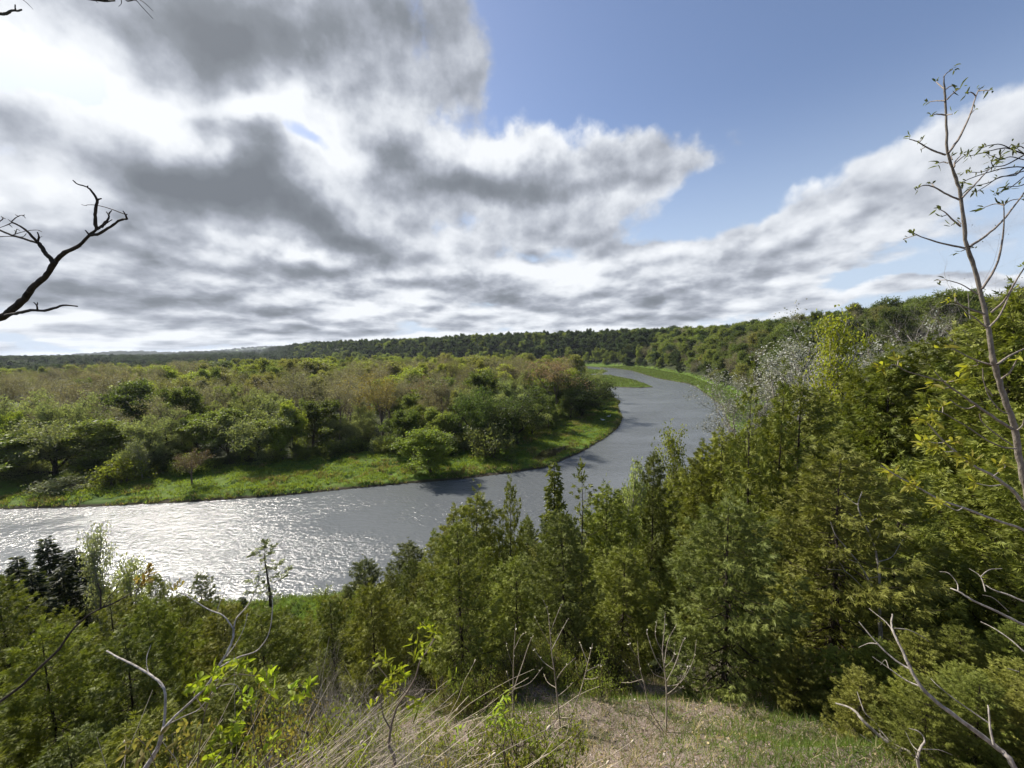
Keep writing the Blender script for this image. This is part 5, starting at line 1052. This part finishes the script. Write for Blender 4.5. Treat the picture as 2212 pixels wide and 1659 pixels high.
for k_ in range(300):
    x = rb.uniform(-5.5, 1.2); y = rb.uniform(2.0, 6.0); zb = hz(x, y); h = rb.uniform(.6, 1.2); bx, by_ = proj(x, y, zb+h)
    if not (-60 < bx < 1250 and 1660 > by_ > np.interp(bx, [0, 500, 800, 1250], [1360, 1400, 1440, 1480])): continue
    nbr_ += 1; put('bare_shrub', TWG[k_ % 2], x, y, h*.75/WID[id(TWG[k_ % 2])], h, (0.4, 0.37, 0.3), 'small leafless shrub of fine pale twigs, %s' % ('in the bottom left corner' if bx < 300 else 'around the forked pale shrub' if bx < 620 else 'among the dry stems' if bx < 950 else 'near the budded saplings'), 'shrub', 'leafless twig shrubs in the brush', z=zb-.05)
    if nbr_ >= 18: break
for k_, (px, ty) in enumerate([(1190, 1330), (1330, 1250), (980, 1330), (1560, 1290), (700, 1370), (1780, 1300), (1480, 1380), (860, 1390)]):
    top_tree(px, ty, 3.2, TWG[k_ % 2], (0.4, 0.37, 0.3), 'bare_sapling', 'thin grey dead sapling among the cedars, %s' % ('left of the crooked yellow-leaved young tree', 'above the budded saplings', 'right of the yellow-leaved young tree', 'above the gravel patch', 'above the forked pale shrub', 'left of the dark gap', 'behind the bushy budded sapling', 'over the yellow-leaved young tree')[k_], 'sapling', wpx=110)
# budding leafless saplings rooted at the edge of the clearing
def budsap(lab, base, stems, wh=.6, name='bare_sapling'):
    px, py = A5([base])[0]; x, y, z = hit(px, py, 2.5); k = y/vd(px, py)[1]
    d = k; th = thing(name, (x, y, z), lab, 'sapling'); g = Geo(); lg = Geo()
    for l, w, w2 in stems:
        e = limb(g, A5(l), d, d+rng.normal()*.25, w, w2, 4); n = max(2, len(e)//2)
        for q in e[-n*1::2]: lg.leaves(np.array([q, q]), .015*d/3, .009*d/3, rng, np.tile([0, 0, 1.], (2, 1)), .6)
    part('branch', g, TWIG2, th); part('crown', lg, WHITE, th, (0.55, 0.52, 0.42), False)  # the crown part is only the loose white buds along the twigs
TWIG2 = barkmat('pale_twig', (0.17, 0.14, 0.11), (0.40, 0.35, 0.28), 30)
budsap('bare sapling with a straight pale stem and white buds, centre of the clearing edge', (1300, 1445), [([(1300, 1445), (1285, 1300), (1270, 1150), (1250, 1000), (1240, 880), (1228, 780), (1200, 715)], 3.6, 1.2), ([(1272, 1170), (1320, 1100), (1385, 1042)], 2, 1), ([(1265, 1110), (1200, 1060), (1140, 980)], 2, 1), ([(1250, 1000), (1300, 900), (1345, 820)], 2, 1), ([(1248, 980), (1190, 880), (1150, 800)], 2, 1), ([(1242, 900), (1290, 780), (1310, 740)], 1.6, .8), ([(1280, 1260), (1330, 1220), (1370, 1180)], 1.6, .8), ([(1275, 1210), (1230, 1180), (1205, 1130)], 1.6, .8)])
budsap('bare twin-stemmed sapling left of the straight budded one', (1032, 1395), [([(1032, 1395), (1035, 1250), (1037, 1120), (1040, 1000), (1050, 850)], 3.2, 1.2), ([(1035, 1230), (1080, 1100), (1130, 950), (1150, 920)], 2.4, 1), ([(1037, 1220), (1130, 1180), (1200, 1095)], 2, 1), ([(1038, 1100), (1010, 1020), (995, 950)], 1.6, .8), ([(1040, 1000), (1080, 920), (1110, 900)], 1.6, .8)])
budsap('slanting bare sapling right of the straight budded one', (1335, 1475), [([(1335, 1475), (1370, 1340), (1420, 1200), (1450, 1080), (1480, 960)], 3.2, 1.2), ([(1440, 1120), (1500, 1090), (1535, 1080)], 1.8, .8), ([(1450, 1070), (1420, 990), (1405, 950)], 1.8, .8), ([(1430, 1160), (1480, 1160), (1510, 1150)], 1.6, .8), ([(1425, 1180), (1390, 1120), (1385, 1060)], 1.6, .8)])
budsap('bushy bare sapling with many curved twigs and white buds beside the gravel patch', (1888, 1462), [([(1888, 1462), (1892, 1320), (1890, 1200), (1880, 1100), (1870, 1000), (1880, 880), (1885, 790)], 3.8, 1.2), ([(1880, 1460), (1800, 1330), (1770, 1200), (1740, 1080), (1730, 950)], 2.6, 1), ([(1875, 1465), (1780, 1370), (1730, 1330)], 2.2, 1), ([(1890, 1250), (1950, 1200), (2000, 1120), (2010, 1090)], 2.2, 1), ([(1888, 1180), (1940, 1080), (1980, 960), (2000, 930)], 2.2, 1), ([(1885, 1130), (1830, 1040), (1790, 930), (1780, 880)], 2, 1), ([(1890, 1200), (1970, 1180), (2040, 1060), (2059, 940)], 1.8, .8), ([(1880, 1080), (1900, 950), (1950, 850)], 1.8, .8), ([(1770, 1220), (1700, 1120), (1640, 1050)], 1.8, .8), ([(1760, 1160), (1690, 1180), (1640, 1180)], 1.6, .8), ([(1875, 1020), (1830, 920), (1840, 830)], 1.6, .8), ([(1800, 1330), (1720, 1290), (1690, 1240)], 1.6, .8), ([(1740, 1060), (1690, 980), (1680, 930)], 1.4, .7), ([(1888, 1160), (1820, 1130), (1780, 1060)], 1.6, .8), ([(1893, 1260), (1960, 1220), (1990, 1200)], 1.4, .7), ([(1880, 1100), (1930, 1040), (1940, 950)], 1.4, .7)])
# dark twiggy branches entering at the right edge, above the cedars
bs = dp(2560, 900, 5.5); bs = np.array([bs[0], bs[1], hz(bs[0], bs[1])]); th = thing('twiggy_tree', bs, 'dark twiggy branches with sprouting leaves entering from the right edge behind the sapling', 'tree'); g = Geo(); lg = Geo()
g.tube(spl([bs-[0, 0, .3], bs+[0, 0, 2], dp(2480, 560, 5.4), dp(2450, 400, 5.3)], 5), np.linspace(.10, .035, 16), 8); part('trunk', g, BARKD, th); g = Geo()
for l, w in (([(1470, 720), (1350, 660), (1250, 620), (1000, 560), (862, 530), (780, 500), (720, 505), (640, 525), (570, 542)], 5), ([(800, 505), (740, 480), (680, 485), (640, 500)], 2.6), ([(862, 535), (820, 560), (760, 590), (700, 600), (640, 625), (560, 625)], 3), ([(1470, 760), (1360, 700), (1250, 660), (900, 600), (820, 640), (740, 650), (680, 680), (600, 700)], 4.5), ([(1480, 860), (1300, 720), (1100, 640), (862, 600), (760, 605), (680, 625), (590, 655), (530, 682)], 4), ([(862, 650), (800, 700), (760, 720), (715, 738)], 2.4), ([(862, 560), (790, 545), (740, 560), (700, 540), (660, 535)], 2.4), ([(780, 500), (800, 480), (815, 495)], 1.8), ([(862, 620), (790, 640), (720, 660), (660, 700), (610, 730)], 2.4), ([(862, 690), (830, 700), (770, 700)], 2.2), ([(862, 500), (840, 490), (800, 515)], 2), ([(760, 505), (740, 530), (735, 560)], 1.6), ([(700, 600), (690, 570), (700, 550)], 1.5)):
    e = limb(g, A7(l), 5.2, 4.9+rng.normal()*.1, w, 1.3, 4); tuft(lg, e[-1], 6, .09, .022, unit(e[-1]-e[-3]), .7)
    for q_ in e[len(e)//2::3]: tuft(lg, q_, 1, .07, .02, (-.5, 0, .6), .7)
part('branch', g, BARKD, th); part('leaves', lg, LEAF, th, (0.12, 0.13, 0.045), False)
# two white birds resting on the grass of the point
def bird(px, py, flip, lab):
    x, y = gp(px, py, .75); z = hz(x, y)+.35; g = Geo(); s = np.linspace(0, 1, 9)
    body = np.column_stack([(s-.5)*.95*flip, np.zeros(9), .30+.06*np.sin(s*3.14)]); g.tube(body, [.02, .13, .21, .25, .25, .22, .17, .10, .03], 9)
    nk = spl([(.40*flip, 0, .36), (.55*flip, 0, .50), (.50*flip, 0, .72), (.60*flip, 0, .84), (.70*flip, 0, .83)], 3); g.tube(nk, np.concatenate([np.linspace(.09, .05, 9), [.07, .075, .06, .03]]), 7)
    g.tube([(-.45*flip, 0, .34), (-.70*flip, 0, .30), (-.85*flip, 0, .28)], [.10, .06, .01], 6)
    th = thing('white_bird', (x, y, z), lab, 'bird', 'white birds on the point'); link('body', g.mesh('body', MWH, True), th)
    b = Geo(); b.tube([(.70*flip, 0, .83), (.78*flip, 0, .82), (.85*flip, 0, .80)], [.03, .02, .004], 5); link('beak', b.mesh('beak', BARKD), th)
    l_ = Geo(); [l_.tube([(0, q, .14), (0, q, -.3)], .018, 4) for q in (-.06, .06)]; link('legs', l_.mesh('legs', BARKD), th)
m_, t = newmat('white_feather'); p = t.n('ShaderNodeBsdfPrincipled', ins={'Base Color': (0.82, 0.82, 0.80, 1), 'Roughness': 0.7}); t.n('ShaderNodeOutputMaterial', ins={0: p.outputs[0]}); MWH = m_
bird(1315, 901, 1, 'white bird standing nearer the water on the grassy point'); bird(1302, 911, -1, 'white bird lying further from the water on the grassy point')
# pond on the bank
pz = Geo(); pz.add(np.column_stack([POND+(POND-POND.mean(0))*.12, np.full(len(POND), .42)]), [[0, 1, 2]]); 
me = bpy.data.meshes.new('puddle'); me.from_pydata([tuple(v) for v in pz.V[0]], [], [tuple(range(len(POND)))]); 
m_, t = newmat('still_water'); p = t.n('ShaderNodeBsdfPrincipled', ins={'Base Color': (0.02, 0.018, 0.012, 1), 'Roughness': 0.04, 'IOR': 1.5}); t.n('ShaderNodeOutputMaterial', ins={0: p.outputs[0]}); me.materials.append(m_)
tag(link('puddle', me), 'still brown puddle in the grass of the far bank', 'puddle', kind='structure')
# thin air haze over the whole valley
m_ = bpy.data.materials.new('air'); m_.use_nodes = True; t = NT(m_.node_tree); m_.node_tree.nodes.clear()
pv = t.n('ShaderNodeVolumePrincipled', ins={'Color': (0.80, 0.88, 1.0, 1), 'Density': 5e-5, 'Anisotropy': 0.2}); t.n('ShaderNodeOutputMaterial', ins={1: pv.outputs[0]})
g = Geo(); bx = np.array([(x, y, z) for z in (-75, 130) for x, y in ((-16000, -16000), (16000, -16000), (16000, 16000), (-16000, 16000))], float)
g.add(bx, [[3, 2, 1, 0], [4, 5, 6, 7], [0, 1, 5, 4], [1, 2, 6, 5], [2, 3, 7, 6], [3, 0, 4, 7]])
tag(link('haze', g.mesh('haze', m_)), 'thin pale haze over the distant hills', kind='stuff')
#SPLIT_END
